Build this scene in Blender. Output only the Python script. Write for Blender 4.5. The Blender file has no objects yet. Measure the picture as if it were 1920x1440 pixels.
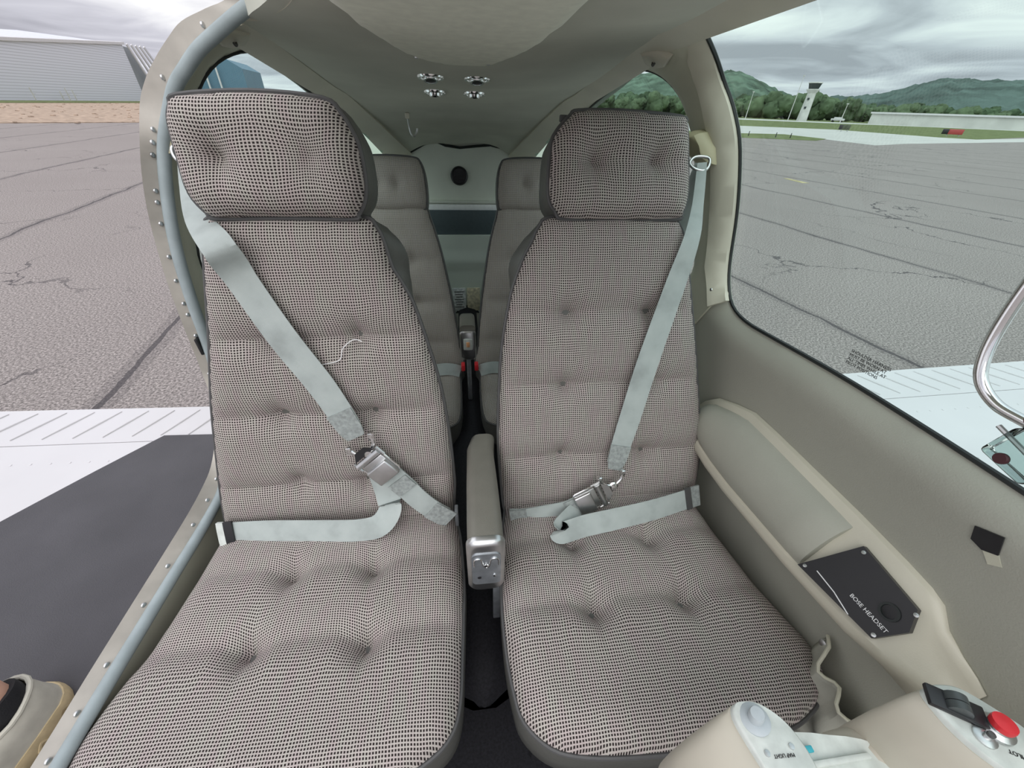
import bpy, bmesh, math, random
import numpy as np
from mathutils import Vector, Matrix, geometry, noise
V = Vector
random.seed(7)
S = bpy.context.scene
COL = S.collection
# ------------------------------------------------------------------ camera
pitch, yaw, roll = math.radians(36), math.radians(7.6), math.radians(2.0)
d = V((math.sin(yaw)*math.cos(pitch), math.cos(yaw)*math.cos(pitch), -math.sin(pitch)))
r0 = V((math.cos(yaw), -math.sin(yaw), 0)); u0 = r0.cross(d)
r = r0*math.cos(roll)+u0*math.sin(roll); u = u0*math.cos(roll)-r0*math.sin(roll)
cd = bpy.data.cameras.new('camera'); cam = bpy.data.objects.new('camera', cd); COL.objects.link(cam)
M = Matrix((r, u, -d)).transposed().to_4x4(); M.translation = V((0, 0, 1.85)); cam.matrix_world = M
cd.sensor_fit = 'HORIZONTAL'; cd.sensor_width = 36; cd.lens = 720/1920*36; cd.clip_start = .02; cd.clip_end = 4000
S.camera = cam
S.view_settings.view_transform = 'Standard'; S.view_settings.look = 'None'; S.view_settings.gamma = 1
S.view_settings.use_curve_mapping = False
S.view_settings.exposure = 0.12
S.cycles.max_bounces = 10; S.cycles.diffuse_bounces = 8; S.cycles.transparent_max_bounces = 16

# ------------------------------------------------------------------ node helpers
def newmat(name):
    m = bpy.data.materials.new(name); m.use_nodes = True
    return m, m.node_tree, m.node_tree.nodes['Principled BSDF']
def N(nt, t, **k):
    n = nt.nodes.new(t)
    for a, b in k.items():
        if a in n.inputs: n.inputs[a].default_value = b
        else: setattr(n, a, b)
    return n
def mth(nt, op, a, b=None):
    n = nt.nodes.new('ShaderNodeMath'); n.operation = op
    for i, x in enumerate((a, b)):
        if x is None: continue
        if isinstance(x, (int, float)): n.inputs[i].default_value = x
        else: nt.links.new(x, n.inputs[i])
    return n.outputs[0]
def mixc(nt, f, a, b, mode='MIX'):
    n = nt.nodes.new('ShaderNodeMix'); n.data_type = 'RGBA'; n.blend_type = mode
    for s, x in ((n.inputs[0], f), (n.inputs[6], a), (n.inputs[7], b)):
        if isinstance(x, (int, float)): s.default_value = x
        elif isinstance(x, tuple): s.default_value = x if len(x) == 4 else (*x, 1)
        else: nt.links.new(x, s)
    return n.outputs[2]
def ramp(nt, f, stops):
    n = nt.nodes.new('ShaderNodeValToRGB'); e = n.color_ramp.elements
    while len(e) < len(stops): e.new(.5)
    for i, (p, c) in enumerate(stops):
        e[i].position = p; e[i].color = (*c, 1) if len(c) == 3 else c
    nt.links.new(f, n.inputs[0]); return n.outputs[0]

# ------------------------------------------------------------------ sky
w = bpy.data.worlds.new('overcast_sky'); S.world = w; w.use_nodes = True; nt = w.node_tree
bg = nt.nodes['Background']; tc = N(nt, 'ShaderNodeTexCoord'); sp = N(nt, 'ShaderNodeSeparateXYZ')
nt.links.new(tc.outputs['Generated'], sp.inputs[0])
zz = mth(nt, 'ADD', mth(nt, 'MAXIMUM', sp.outputs[2], 0.0), .09)
cb = N(nt, 'ShaderNodeCombineXYZ')
nt.links.new(mth(nt, 'DIVIDE', sp.outputs[0], zz), cb.inputs[0]); nt.links.new(mth(nt, 'DIVIDE', sp.outputs[1], zz), cb.inputs[1])
n1 = N(nt, 'ShaderNodeTexNoise', Scale=.75, Detail=6.0, Roughness=.5, Distortion=.7); nt.links.new(cb.outputs[0], n1.inputs['Vector'])
n2 = N(nt, 'ShaderNodeTexNoise', Scale=.28, Detail=3.0, Roughness=.5); nt.links.new(cb.outputs[0], n2.inputs['Vector'])
cc = ramp(nt, mth(nt, 'ADD', mth(nt, 'MULTIPLY', n1.outputs[0], .65), mth(nt, 'MULTIPLY', n2.outputs[0], .35)),
          [(.38, (.44, .44, .49)), (.47, (.62, .62, .68)), (.54, (.80, .80, .84)), (.62, (1.0, 1.0, 1.0))])
gr = mth(nt, 'ADD', 1.0, mth(nt, 'MULTIPLY', mth(nt, 'MAXIMUM', mth(nt, 'SUBTRACT', sp.outputs[2], .3), 0.0), 1.7))
hz = ramp(nt, sp.outputs[2], [(0.0, (.9, .9, .93)), (.12, (1, 1, 1))])
m_ = mixc(nt, 1.0, cc, hz, 'MULTIPLY'); m2 = N(nt, 'ShaderNodeVectorMath', operation='SCALE')
nt.links.new(m_, m2.inputs[0]); nt.links.new(gr, m2.inputs['Scale']); nt.links.new(m2.outputs[0], bg.inputs[0])
bg.inputs[1].default_value = 1.0
sl = bpy.data.lights.new('veiled_sun', 'SUN'); sl.energy = .9; sl.angle = math.radians(50); sl.color = (1, .98, .95)
so = bpy.data.objects.new('veiled_sun', sl); COL.objects.link(so)
so.rotation_euler = V((.25, .75, -.62)).to_track_quat('-Z', 'Y').to_euler(); so.location = (0, 0, 30)

# ------------------------------------------------------------------ materials
def plain(name, c, rough=.5, metal=0, nscale=60, namt=.06, bump=.0, bscale=300, spec=.5):
    m, nt, b = newmat(name)
    tc = N(nt, 'ShaderNodeTexCoord')
    n = N(nt, 'ShaderNodeTexNoise', Scale=nscale, Detail=4.0); nt.links.new(tc.outputs['Object'], n.inputs['Vector'])
    c = tuple(c); lo = tuple(max(0, x*(1-namt)) for x in c); hi = tuple(min(1, x*(1+namt)) for x in c)
    nt.links.new(ramp(nt, n.outputs[0], [(.3, lo), (.7, hi)]), b.inputs['Base Color'])
    b.inputs['Roughness'].default_value = rough; b.inputs['Metallic'].default_value = metal
    b.inputs['Specular IOR Level'].default_value = spec
    if bump:
        n3 = N(nt, 'ShaderNodeTexNoise', Scale=bscale, Detail=3.0); nt.links.new(tc.outputs['Object'], n3.inputs['Vector'])
        bp = N(nt, 'ShaderNodeBump', Strength=bump, Distance=.002); nt.links.new(n3.outputs[0], bp.inputs['Height'])
        nt.links.new(bp.outputs[0], b.inputs['Normal'])
    return m
def weave(name, cell, light, dark, tint, var=.5):
    m, nt, b = newmat(name); uv = N(nt, 'ShaderNodeUVMap'); sp = N(nt, 'ShaderNodeSeparateXYZ')
    wob = N(nt, 'ShaderNodeTexNoise', Scale=28.0, Detail=2.0); nt.links.new(uv.outputs[0], wob.inputs['Vector'])
    vm = N(nt, 'ShaderNodeVectorMath', operation='MULTIPLY_ADD'); nt.links.new(wob.outputs['Color'], vm.inputs[0])
    vm.inputs[1].default_value = (.004, .004, 0); nt.links.new(uv.outputs[0], vm.inputs[2]); nt.links.new(vm.outputs[0], sp.inputs[0])
    def sq(o):
        f = mth(nt, 'ABSOLUTE', mth(nt, 'SUBTRACT', mth(nt, 'FRACT', mth(nt, 'DIVIDE', o, cell)), .5))
        return mth(nt, 'MINIMUM', mth(nt, 'MAXIMUM', mth(nt, 'MULTIPLY', mth(nt, 'SUBTRACT', .365, f), 8.0), 0.0), 1.0)
    sqv = mth(nt, 'MULTIPLY', sq(sp.outputs[0]), sq(sp.outputs[1]))
    y1 = N(nt, 'ShaderNodeTexNoise', Scale=1.0, Detail=2.0); mp = N(nt, 'ShaderNodeMapping'); mp.inputs['Scale'].default_value = (.35/cell, .08/cell, 1)
    nt.links.new(uv.outputs[0], mp.inputs[0]); nt.links.new(mp.outputs[0], y1.inputs['Vector'])
    y2 = N(nt, 'ShaderNodeTexNoise', Scale=3.0/cell, Detail=1.0); nt.links.new(uv.outputs[0], y2.inputs['Vector'])
    L = mixc(nt, ramp(nt, y1.outputs[0], [(.35, (0,)*3), (.65, (1,)*3)]), light, tint)
    L = mixc(nt, var, L, mixc(nt, y2.outputs[0], (.55, .55, .55), (1.35, 1.35, 1.35)), 'MULTIPLY')
    nt.links.new(mixc(nt, mth(nt, 'MULTIPLY', sqv, .97), L, dark), b.inputs['Base Color'])
    b.inputs['Roughness'].default_value = .95; b.inputs['Specular IOR Level'].default_value = .15
    h = mth(nt, 'SUBTRACT', y2.outputs[0], mth(nt, 'MULTIPLY', sqv, 1.0))
    bp = N(nt, 'ShaderNodeBump', Strength=.45, Distance=.001); nt.links.new(h, bp.inputs['Height']); nt.links.new(bp.outputs[0], b.inputs['Normal'])
    return m
MT = {}
MT['fabric'] = weave('checked_weave_fabric', .0044, (.49, .425, .41), (.012, .008, .008), (.49, .465, .42))
MT['vinyl'] = plain('charcoal_vinyl', (.11, .11, .10), .42, nscale=15, bump=.25, bscale=220)
MT['piping'] = plain('dark_piping', (.075, .075, .075), .5)
MT['beige'] = plain('cream_plastic', (.60, .575, .47), .45, nscale=9, namt=.05, bump=.1, bscale=500)
MT['tan'] = plain('tan_plastic', (.50, .46, .30), .45, nscale=20, namt=.08)
MT['panel'] = plain('grey_beige_vinyl', (.39, .39, .33), .55, nscale=5, namt=.06, bump=.2, bscale=420)
MT['olive'] = plain('olive_trim', (.58, .575, .46), .5, nscale=8, namt=.07, bump=.1, bscale=300)
MT['liner'] = plain('headliner', (.58, .59, .51), .9, nscale=3.5, namt=.13, bump=.1, bscale=600, spec=.1)
MT['armvinyl'] = plain('taupe_armrest_vinyl', (.17, .165, .14), .42, nscale=30, bump=.2, bscale=400)
MT['alu'] = plain('satin_metal', (.62, .63, .63), .32, 1, nscale=40, namt=.08)
MT['chrome'] = plain('polished_metal', (.85, .86, .86), .10, 1, nscale=40, namt=.03)
MT['dull'] = plain('worn_grey_plate', (.42, .45, .48), .38, .75, nscale=70, namt=.15)
MT['skin_paint'] = plain('worn_cream_paint', (.47, .44, .39), .38, nscale=22, namt=.12)
MT['seal'] = plain('blue_grey_rubber', (.32, .375, .385), .5, nscale=25, namt=.12, bump=.08, bscale=100)
MT['black'] = plain('black_plastic', (.018, .018, .02), .35)
MT['carpet'] = plain('black_carpet', (.012, .012, .015), .75, nscale=200, namt=.4, bump=.2, bscale=700, spec=.25)
MT['grip'] = plain('off_white_grip', (.50, .47, .39), .45, nscale=14, namt=.06)
MT['plate'] = plain('worn_white_plate', (.62, .66, .62), .4, nscale=60, namt=.12)
MT['btn'] = plain('grey_button', (.45, .5, .52), .4)
MT['red'] = plain('red_plastic', (.65, .03, .04), .35)
MT['teal'] = plain('teal_tape', (.05, .42, .50), .5)
MT['ltape'] = plain('white_text_ink', (.8, .8, .8), .6)
MT['ink'] = plain('black_text_ink', (.01, .01, .01), .6)
MT['gasket'] = plain('black_gasket', (.012, .016, .015), .5)
MT['white'] = plain('white_wing_paint', (.64, .63, .64), .35, nscale=3, namt=.04)
MT['walk'] = plain('walkway_grip_coating', (.082, .080, .088), .85, nscale=7, namt=.10, bump=.5, bscale=400)
MT['paper'] = plain('paper_card', (.75, .84, .82), .8, nscale=60, namt=.35)
MT['paperb'] = plain('yellowed_card', (.72, .66, .48), .8, nscale=60, namt=.3)
MT['bulk'] = plain('grey_green_bulkhead', (.66, .69, .61), .7, nscale=4, namt=.08)
MT['rearpanel'] = plain('brightened_rear_vinyl', (.66, .72, .65), .6, nscale=4, namt=.06)  # lightened copy of the wall vinyl, standing in for light at the rear
MT['ledge'] = plain('lit_white_ledge', (.93, .95, .94), .4)  # near white: the brightness of a lit shelf put into the colour
MT['slate'] = plain('slate_blue_panel', (.075, .10, .11), .6)
MT['skin'] = plain('skin', (.62, .36, .26), .55)
MT['sock'] = plain('black_sock', (.01, .01, .012), .9, bump=.4, bscale=500)
MT['shoe'] = plain('cream_shoe_upper', (.55, .53, .45), .6, nscale=40, namt=.1)
MT['sole'] = plain('tan_shoe_sole', (.60, .48, .28), .6, nscale=60, namt=.15)
MT['conc'] = plain('pale_concrete', (.52, .52, .49), .9, nscale=.4, namt=.08)
MT['grass'] = plain('airfield_grass', (.15, .18, .08), .95, nscale=.9, namt=.35, spec=.1)
MT['dirt'] = plain('brown_gravel', (.40, .31, .24), .95, nscale=2.2, namt=.35, spec=.1)
MT['tree'] = plain('hazy_tree_foliage', (.080, .125, .070), .95, nscale=.8, namt=.55, spec=.1)  # distance haze mixed into both foliage colours as a paler green
MT['tree2'] = plain('hazy_tree_foliage_light', (.105, .15, .085), .95, nscale=.8, namt=.5, spec=.1)
MT['hill'] = plain('hazy_hill_green', (.095, .145, .105), .95, nscale=.035, namt=.55, spec=.1)  # both hill greens are muted, with the far haze put into the colour
MT['hill2'] = plain('hazy_hill_far', (.085, .125, .11), .95, nscale=.03, namt=.4, spec=.1)
MT['trunk'] = plain('tree_bark', (.09, .07, .05), .9)
MT['bluebld'] = plain('blue_sheet_metal', (.10, .20, .28), .5, nscale=.4)
MT['tower'] = plain('tower_concrete', (.55, .55, .52), .8, nscale=.6, namt=.15)
MT['darkglass'] = plain('dark_cab_glass', (.03, .04, .04), .2)
MT['lwall'] = plain('pale_sheet_wall', (.55, .55, .52), .7, nscale=.3, namt=.1)
MT['yellow'] = plain('worn_yellow_paint', (.42, .37, .20), .9, nscale=2.5, namt=.3)
MT['puck'] = plain('brown_knob', (.06, .015, .02), .5)

def webbing():
    m, nt, b = newmat('grey_belt_webbing'); uv = N(nt, 'ShaderNodeUVMap'); sp = N(nt, 'ShaderNodeSeparateXYZ'); nt.links.new(uv.outputs[0], sp.inputs[0])
    a = mth(nt, 'SINE', mth(nt, 'MULTIPLY', sp.outputs[0], 2200.0)); c = mth(nt, 'SINE', mth(nt, 'MULTIPLY', sp.outputs[1], 3200.0))
    n = N(nt, 'ShaderNodeTexNoise', Scale=18.0, Detail=4.0); nt.links.new(uv.outputs[0], n.inputs['Vector'])
    nt.links.new(ramp(nt, n.outputs[0], [(.25, (.32, .355, .345)), (.5, (.42, .47, .455)), (.8, (.48, .53, .51))]), b.inputs['Base Color'])
    b.inputs['Roughness'].default_value = .6; b.inputs['Specular IOR Level'].default_value = .35
    bp = N(nt, 'ShaderNodeBump', Strength=.25, Distance=.0004); nt.links.new(mth(nt, 'MULTIPLY', a, c), bp.inputs['Height']); nt.links.new(bp.outputs[0], b.inputs['Normal'])
    return m
MT['web'] = webbing()
MT['webdark'] = plain('grey_stitched_webbing', (.30, .33, .32), .7, nscale=150, namt=.25)
def glassmat(name, tint, rough=0.0, k=.06):
    m = bpy.data.materials.new(name); m.use_nodes = True; nt = m.node_tree; nt.nodes.clear()
    o = N(nt, 'ShaderNodeOutputMaterial'); t = N(nt, 'ShaderNodeBsdfTransparent'); g = N(nt, 'ShaderNodeBsdfGlossy')
    t.inputs[0].default_value = (*tint, 1); g.inputs['Roughness'].default_value = rough
    fr = N(nt, 'ShaderNodeFresnel'); fr.inputs[0].default_value = 1.35
    mx = N(nt, 'ShaderNodeMixShader'); nt.links.new(mth(nt, 'MULTIPLY', fr.outputs[0], k*10), mx.inputs[0])
    nt.links.new(t.outputs[0], mx.inputs[1]); nt.links.new(g.outputs[0], mx.inputs[2]); nt.links.new(mx.outputs[0], o.inputs[0])
    return m
MT['glass'] = glassmat('green_tinted_glass', (.78, .93, .89), 0.0, .007)
MT['acrylic'] = glassmat('clear_acrylic', (.72, .80, .78), .03, .10)

def tarmac():
    m, nt, b = newmat('weathered_tarmac'); tc = N(nt, 'ShaderNodeTexCoord'); P = tc.outputs['Object']
    f = N(nt, 'ShaderNodeTexNoise', Scale=55.0, Detail=3.0, Roughness=.75); nt.links.new(P, f.inputs[0])
    g = N(nt, 'ShaderNodeTexNoise', Scale=.35, Detail=5.0); nt.links.new(P, g.inputs[0])
    base = mixc(nt, g.outputs[0], (.250, .224, .212), (.318, .288, .272))
    base = mixc(nt, 1.0, base, ramp(nt, f.outputs[0], [(.34, (.35,)*3), (.5, (.95,)*3), (.64, (1.7,)*3)]), 'MULTIPLY')
    dn = N(nt, 'ShaderNodeTexNoise', Scale=.8, Detail=5.0); nt.links.new(P, dn.inputs[0])
    sp = N(nt, 'ShaderNodeSeparateXYZ'); nt.links.new(P, sp.inputs[0])
    # paving seams
    p = mth(nt, 'ADD', mth(nt, 'ADD', mth(nt, 'MULTIPLY', sp.outputs[0], .98), mth(nt, 'MULTIPLY', sp.outputs[1], .2)), mth(nt, 'MULTIPLY', dn.outputs[0], .35))
    fr = mth(nt, 'ABSOLUTE', mth(nt, 'SUBTRACT', mth(nt, 'FRACT', mth(nt, 'DIVIDE', mth(nt, 'ADD', p, 100.47), 3.34)), .5))
    seam = mth(nt, 'LESS_THAN', fr, mth(nt, 'MULTIPLY', dn.outputs[0], .014))
    seam2 = mth(nt, 'MULTIPLY', mth(nt, 'LESS_THAN', fr, .03), .22)
    # cracks
    dv = N(nt, 'ShaderNodeVectorMath', operation='MULTIPLY_ADD'); dn2 = N(nt, 'ShaderNodeTexNoise', Scale=1.3, Detail=6.0); nt.links.new(P, dn2.inputs[0])
    nt.links.new(dn2.outputs['Color'], dv.inputs[0]); dv.inputs[1].default_value = (1.6, 1.6, 0); nt.links.new(P, dv.inputs[2])
    vo = N(nt, 'ShaderNodeTexVoronoi', feature='DISTANCE_TO_EDGE', Scale=.30); nt.links.new(dv.outputs[0], vo.inputs['Vector'])
    msk = ramp(nt, g.outputs[0], [(.42, (0,)*3), (.55, (1,)*3)])
    crack = mth(nt, 'MULTIPLY', mth(nt, 'LESS_THAN', vo.outputs[0], .0045), msk)
    tot = mth(nt, 'MINIMUM', mth(nt, 'ADD', mth(nt, 'ADD', seam, seam2), mth(nt, 'MULTIPLY', crack, .85)), .8)
    nt.links.new(mixc(nt, tot, base, (.06, .055, .06)), b.inputs['Base Color'])
    b.inputs['Roughness'].default_value = .9; b.inputs['Specular IOR Level'].default_value = .2
    bp = N(nt, 'ShaderNodeBump', Strength=.5, Distance=.01); nt.links.new(f.outputs[0], bp.inputs['Height']); nt.links.new(bp.outputs[0], b.inputs['Normal'])
    return m
MT['tarmac'] = tarmac()
def rib_shaded(name, c, per, axis=2):
    m, nt, b = newmat(name); tc = N(nt, 'ShaderNodeTexCoord'); sp = N(nt, 'ShaderNodeSeparateXYZ'); nt.links.new(tc.outputs['Object'], sp.inputs[0])
    s = mth(nt, 'FRACT', mth(nt, 'DIVIDE', sp.outputs[axis], per))
    nt.links.new(ramp(nt, s, [(0, tuple(x*.62 for x in c)), (.18, c), (.8, tuple(min(1, x*1.08) for x in c)), (1, tuple(x*.8 for x in c))]), b.inputs['Base Color'])  # rib shading painted as darker and lighter bands; the wall stays flat
    b.inputs['Roughness'].default_value = .6
    return m
MT['hangar'] = rib_shaded('white_corrugated_sheet', (.66, .68, .74), .42)

# ------------------------------------------------------------------ mesh helpers
class MB:
    def __init__(s): s.v = []; s.f = []; s.uv = []
    def add(s, vs, fs, uvs=None):
        o = len(s.v); s.v += [tuple(p) for p in vs]; s.f += [tuple(i+o for i in f) for f in fs]
        s.uv += list(uvs) if uvs is not None else [(p[0]+p[1]*.3, p[2]+p[1]*.5) for p in vs]
        return s
    def build(s, name, mat, parent=None, smooth=True, angle=40):
        me = bpy.data.meshes.new(name); me.from_pydata(s.v, [], s.f); me.validate(); 
        ul = me.uv_layers.new(name='UVMap')
        for lp in me.loops: ul.data[lp.index].uv = s.uv[lp.vertex_index]
        bm = bmesh.new(); bm.from_mesh(me); bmesh.ops.recalc_face_normals(bm, faces=bm.faces)
        for f in bm.faces: f.smooth = smooth
        if smooth:
            for e in bm.edges:
                if len(e.link_faces) == 2 and e.calc_face_angle(0) > math.radians(angle): e.smooth = False
        bm.to_mesh(me); bm.free()
        me.materials.append(MT[mat] if isinstance(mat, str) else mat)
        o = bpy.data.objects.new(name, me); COL.objects.link(o)
        if parent: o.parent = parent; o.matrix_parent_inverse = parent.matrix_world.inverted() if False else Matrix.Translation(-parent.location)
        return o
def thing(name, label, cat, loc=(0, 0, 0), group=None, kind=None):
    o = bpy.data.objects.new(name, None); COL.objects.link(o); o.location = loc; o.empty_display_size = .05
    if label: o['label'] = label; o['category'] = cat
    if group: o['group'] = group
    if kind: o['kind'] = kind
    return o
def tag(o, label, cat, group=None, kind=None):
    o['label'] = label; o['category'] = cat
    if group: o['group'] = group
    if kind: o['kind'] = kind
    return o
def struct(o, label=None):
    o['kind'] = 'structure'
    if label: o['label'] = label
    return o
def crom(pts, n=8, closed=False):
    P = [V(p) for p in pts]; out = []; m = len(P)
    for i in range(m if closed else m-1):
        if closed: a, b, c, e = P[(i-1) % m], P[i], P[(i+1) % m], P[(i+2) % m]
        else: a, b, c, e = P[max(i-1, 0)], P[i], P[i+1], P[min(i+2, m-1)]
        for k in range(n):
            t = k/n
            out.append(.5*((2*b)+(c-a)*t+(2*a-5*b+4*c-e)*t*t+(3*b-a-3*c+e)*t**3))
    if not closed: out.append(P[-1])
    return out
def tube(mb, pts, rad, sides=10, closed=False, flat=None):
    P = [V(p) for p in pts]; m = len(P); rings = []
    nrm = None; vs = []; uvs = []; L = 0
    for i in range(m):
        t = (P[(i+1) % m]-P[(i-1) % m]) if closed else (P[min(i+1, m-1)]-P[max(i-1, 0)])
        if t.length < 1e-9: t = V((0, 0, 1))
        t.normalize()
        if nrm is None: nrm = t.orthogonal().normalized()
        nrm = (nrm-t*nrm.dot(t)).normalized(); bn = t.cross(nrm)
        R = rad[i] if isinstance(rad, (list, tuple)) else rad
        if i: L += (P[i]-P[i-1]).length
        for k in range(sides):
            a = 2*math.pi*k/sides; vs.append(P[i]+(nrm*math.cos(a)+bn*math.sin(a))*R); uvs.append((k/sides*.05, L))
    fs = []
    for i in range(m if closed else m-1):
        for k in range(sides):
            a = i*sides+k; b = i*sides+(k+1) % sides; j = (i+1) % m
            fs.append((a, b, j*sides+(k+1) % sides, j*sides+k))
    if not closed: fs += [tuple(range(sides))[::-1], tuple(range((m-1)*sides, m*sides))]
    return mb.add(vs, fs, uvs)
def box(mb, c, s, R=None, bev=0.0, seg=2):
    bm = bmesh.new(); bmesh.ops.create_cube(bm, size=1)
    for v in bm.verts: v.co = V((v.co.x*s[0], v.co.y*s[1], v.co.z*s[2]))
    if bev: bmesh.ops.bevel(bm, geom=bm.edges[:], offset=bev, segments=seg, profile=.5, affect='EDGES')
    bm.verts.index_update()
    vs = [((R @ v.co) if R else v.co)+V(c) for v in bm.verts]
    mb.add(vs, [[v.index for v in f.verts] for f in bm.faces]); bm.free(); return mb
def loft(mb, rings, closed=True, caps=True, uvs=None):
    n = len(rings[0]); vs = [V(p) for rg in rings for p in rg]; fs = []
    for i in range(len(rings)-1):
        for k in range(n if closed else n-1):
            fs.append((i*n+k, i*n+(k+1) % n, (i+1)*n+(k+1) % n, (i+1)*n+k))
    if caps and closed: fs += [tuple(range(n))[::-1], tuple(range((len(rings)-1)*n, len(rings)*n))]
    return mb.add(vs, fs, uvs)
def lathe(mb, prof, c, axis, sides=20):
    ax = V(axis).normalized(); a = ax.orthogonal().normalized(); b = ax.cross(a); c = V(c)
    return loft(mb, [[c+ax*h+(a*math.cos(2*math.pi*k/sides)+b*math.sin(2*math.pi*k/sides))*max(rr, 1e-4) for k in range(sides)] for rr, h in prof])
def resample(poly, step, closed=True):
    P = [V((p[0], p[1])) for p in poly]; out = []
    for i in range(len(P) if closed else len(P)-1):
        a, b = P[i], P[(i+1) % len(P)]; n = max(1, int((b-a).length/step+.5))
        for k in range(n): out.append(a.lerp(b, k/n))
    if not closed: out.append(P[-1])
    return out
def inside(poly, pts):
    x, y = pts[:, 0], pts[:, 1]; c = np.zeros(len(pts), bool); n = len(poly)
    for i in range(n):
        x1, y1 = poly[i]; x2, y2 = poly[(i+1) % n]
        cond = ((y1 > y) != (y2 > y)); xx = (x2-x1)*(y-y1)/((y2-y1) if y2 != y1 else 1e-12)+x1
        c ^= cond & (x < xx)
    return c
def polydist(poly, pts, closed=True):
    dm = np.full(len(pts), 1e9); n = len(poly)
    for i in range(n if closed else n-1):
        a = np.array(poly[i]); b = np.array(poly[(i+1) % n]); ab = b-a; L = ab@ab
        t = np.clip(((pts-a)@ab)/max(L, 1e-12), 0, 1); q = a+t[:, None]*ab
        dm = np.minimum(dm, np.hypot(*(pts-q).T))
    return dm
def cdt(outline, holes, step, extra=None):
    loops = [resample(outline, step)]+[resample(h, step) for h in holes]
    A = [np.array([(p.x, p.y) for p in l]) for l in loops]
    mn, mx = A[0].min(0), A[0].max(0)
    gx, gy = np.meshgrid(np.arange(mn[0]+step*.5, mx[0], step), np.arange(mn[1]+step*.5, mx[1], step)); G = np.c_[gx.ravel(), gy.ravel()]
    ok = inside(A[0], G) & (polydist(A[0], G) > step*.45)
    for h in A[1:]: ok &= ~inside(h, G) & (polydist(h, G) > step*.45)
    G = G[ok]; verts = []; edges = []
    for l in loops:
        o = len(verts); verts += l; edges += [(o+i, o+(i+1) % len(l)) for i in range(len(l))]
    verts += [V(g) for g in G.tolist()]
    vo, eo, fo, *_ = geometry.delaunay_2d_cdt([V((p[0], p[1])) for p in verts], edges, [], 0, 1e-6)
    pts = np.array([(p.x, p.y) for p in vo]); F = [f for f in fo]
    cen = np.array([pts[list(f)].mean(0) for f in F]); ok = inside(A[0], cen)
    for h in A[1:]: ok &= ~inside(h, cen)
    F = [tuple(f) for f, k in zip(F, ok) if k]
    return pts, F, A
def sheet(mb, outline, holes, step, fn, back=None):
    """fn(pts Nx2)->Nx3 array; back gives the other side of a closed slab"""
    pts, F, A = cdt(outline, holes, step); top = fn(pts)
    if back is None: return mb.add(top.tolist(), F, pts.tolist())
    bot = back(pts); n = len(pts); cnt = {}
    for f in F:
        for i in range(3):
            e = (f[i], f[(i+1) % 3]); cnt[tuple(sorted(e))] = None if tuple(sorted(e)) in cnt else e
    fs = F+[tuple(i+n for i in f[::-1]) for f in F]
    for e in cnt.values():
        if e: fs.append((e[1], e[0], e[0]+n, e[1]+n))
    return mb.add(np.r_[top, bot].tolist(), fs, np.r_[pts, pts].tolist())
def text(name, body, size, org, xd, yd, mat, parent, align='LEFT', spacing=1.0):
    c = bpy.data.curves.new(name, 'FONT'); c.body = body; c.size = size; c.extrude = .0002; c.align_x = align; c.space_character = spacing; c.space_line = .95
    t = bpy.data.objects.new('tmp', c); COL.objects.link(t); bpy.context.view_layer.update()
    me = bpy.data.meshes.new_from_object(t.evaluated_get(bpy.context.evaluated_depsgraph_get())); bpy.data.objects.remove(t)
    xd = V(xd).normalized(); yd = V(yd); yd = (yd-xd*yd.dot(xd)).normalized(); zd = xd.cross(yd)
    Mx = Matrix((xd, yd, zd)).transposed().to_4x4(); Mx.translation = V(org); me.transform(Mx)
    me.materials.clear(); me.materials.append(MT[mat]); me.name = name
    o = bpy.data.objects.new(name, me); COL.objects.link(o)
    if parent: o.parent = parent; o.matrix_parent_inverse = Matrix.Translation(-parent.location)
    return o
interp = np.interp

# ------------------------------------------------------------------ cabin shell surfaces
def railx(y): return interp(y, [-.3, .3, .9, 1.4, 2.2, 2.5], [.36, .37, .385, .37, .27, .24])
def railz(y): return interp(y, [-.3, .3, .9, 1.5, 2.2, 2.5], [1.95, 1.985, 1.965, 1.865, 1.655, 1.56])
def sillx(y): return interp(y, [0, .9, 1.5, 2.2, 2.5], [.58, .58, .54, .44, .4])
def wx(y, z):
    y = np.asarray(y, float); z = np.asarray(z, float); xs = sillx(y); q = np.maximum(0, (z-1.5)/(railz(y)-1.5)); q = np.minimum(q, 1.02)
    return np.where(z <= 1.5, xs+.02*np.minimum(1, (1.5-z)/.3), xs-.12*q**2-(xs-.12-railx(y))*q**12)
def ceilz(y): return interp(y, [-.6, .3, .6, .95, 1.2, 1.4, 1.7, 2.0, 2.3], [1.98, 1.97, 1.955, 1.926, 1.894, 1.872, 1.82, 1.75, 1.675])
def wallfn(side, off, soft=None, amt=.03, rad=.05):
    def fn(p):
        x = wx(p[:, 0], p[:, 1])-off
        if soft:
            for hpoly in soft:
                dd = polydist(hpoly, p); a_, r_ = (amt, rad) if hpoly is WIN1 else (.012, .022); x = x+a_*np.maximum(0, 1-dd/r_)**2
        return np.c_[side*x, p[:, 0], p[:, 1]]
    return fn
WIN1 = [tuple(p)[:2] for p in crom([(.72, 1.958, 0), (.781, 1.955, 0), (.818, 1.931, 0), (.834, 1.897, 0), (.822, 1.859, 0), (.806, 1.81, 0), (.798, 1.749, 0), (.79, 1.682, 0), (.780, 1.60, 0), (.759, 1.545, 0), (.722, 1.508, 0), (.667, 1.497, 0), (.587, 1.504, 0), (.453, 1.519, 0), (.33, 1.528, 0), (.2, 1.534, 0)], 3)]+[(-.1, 1.545), (-.38, 1.55), (-.40, 1.60), (-.12, 1.86), (-.05, 1.925), (.2, 1.955), (.5, 1.963), (.65, 1.961)]
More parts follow.
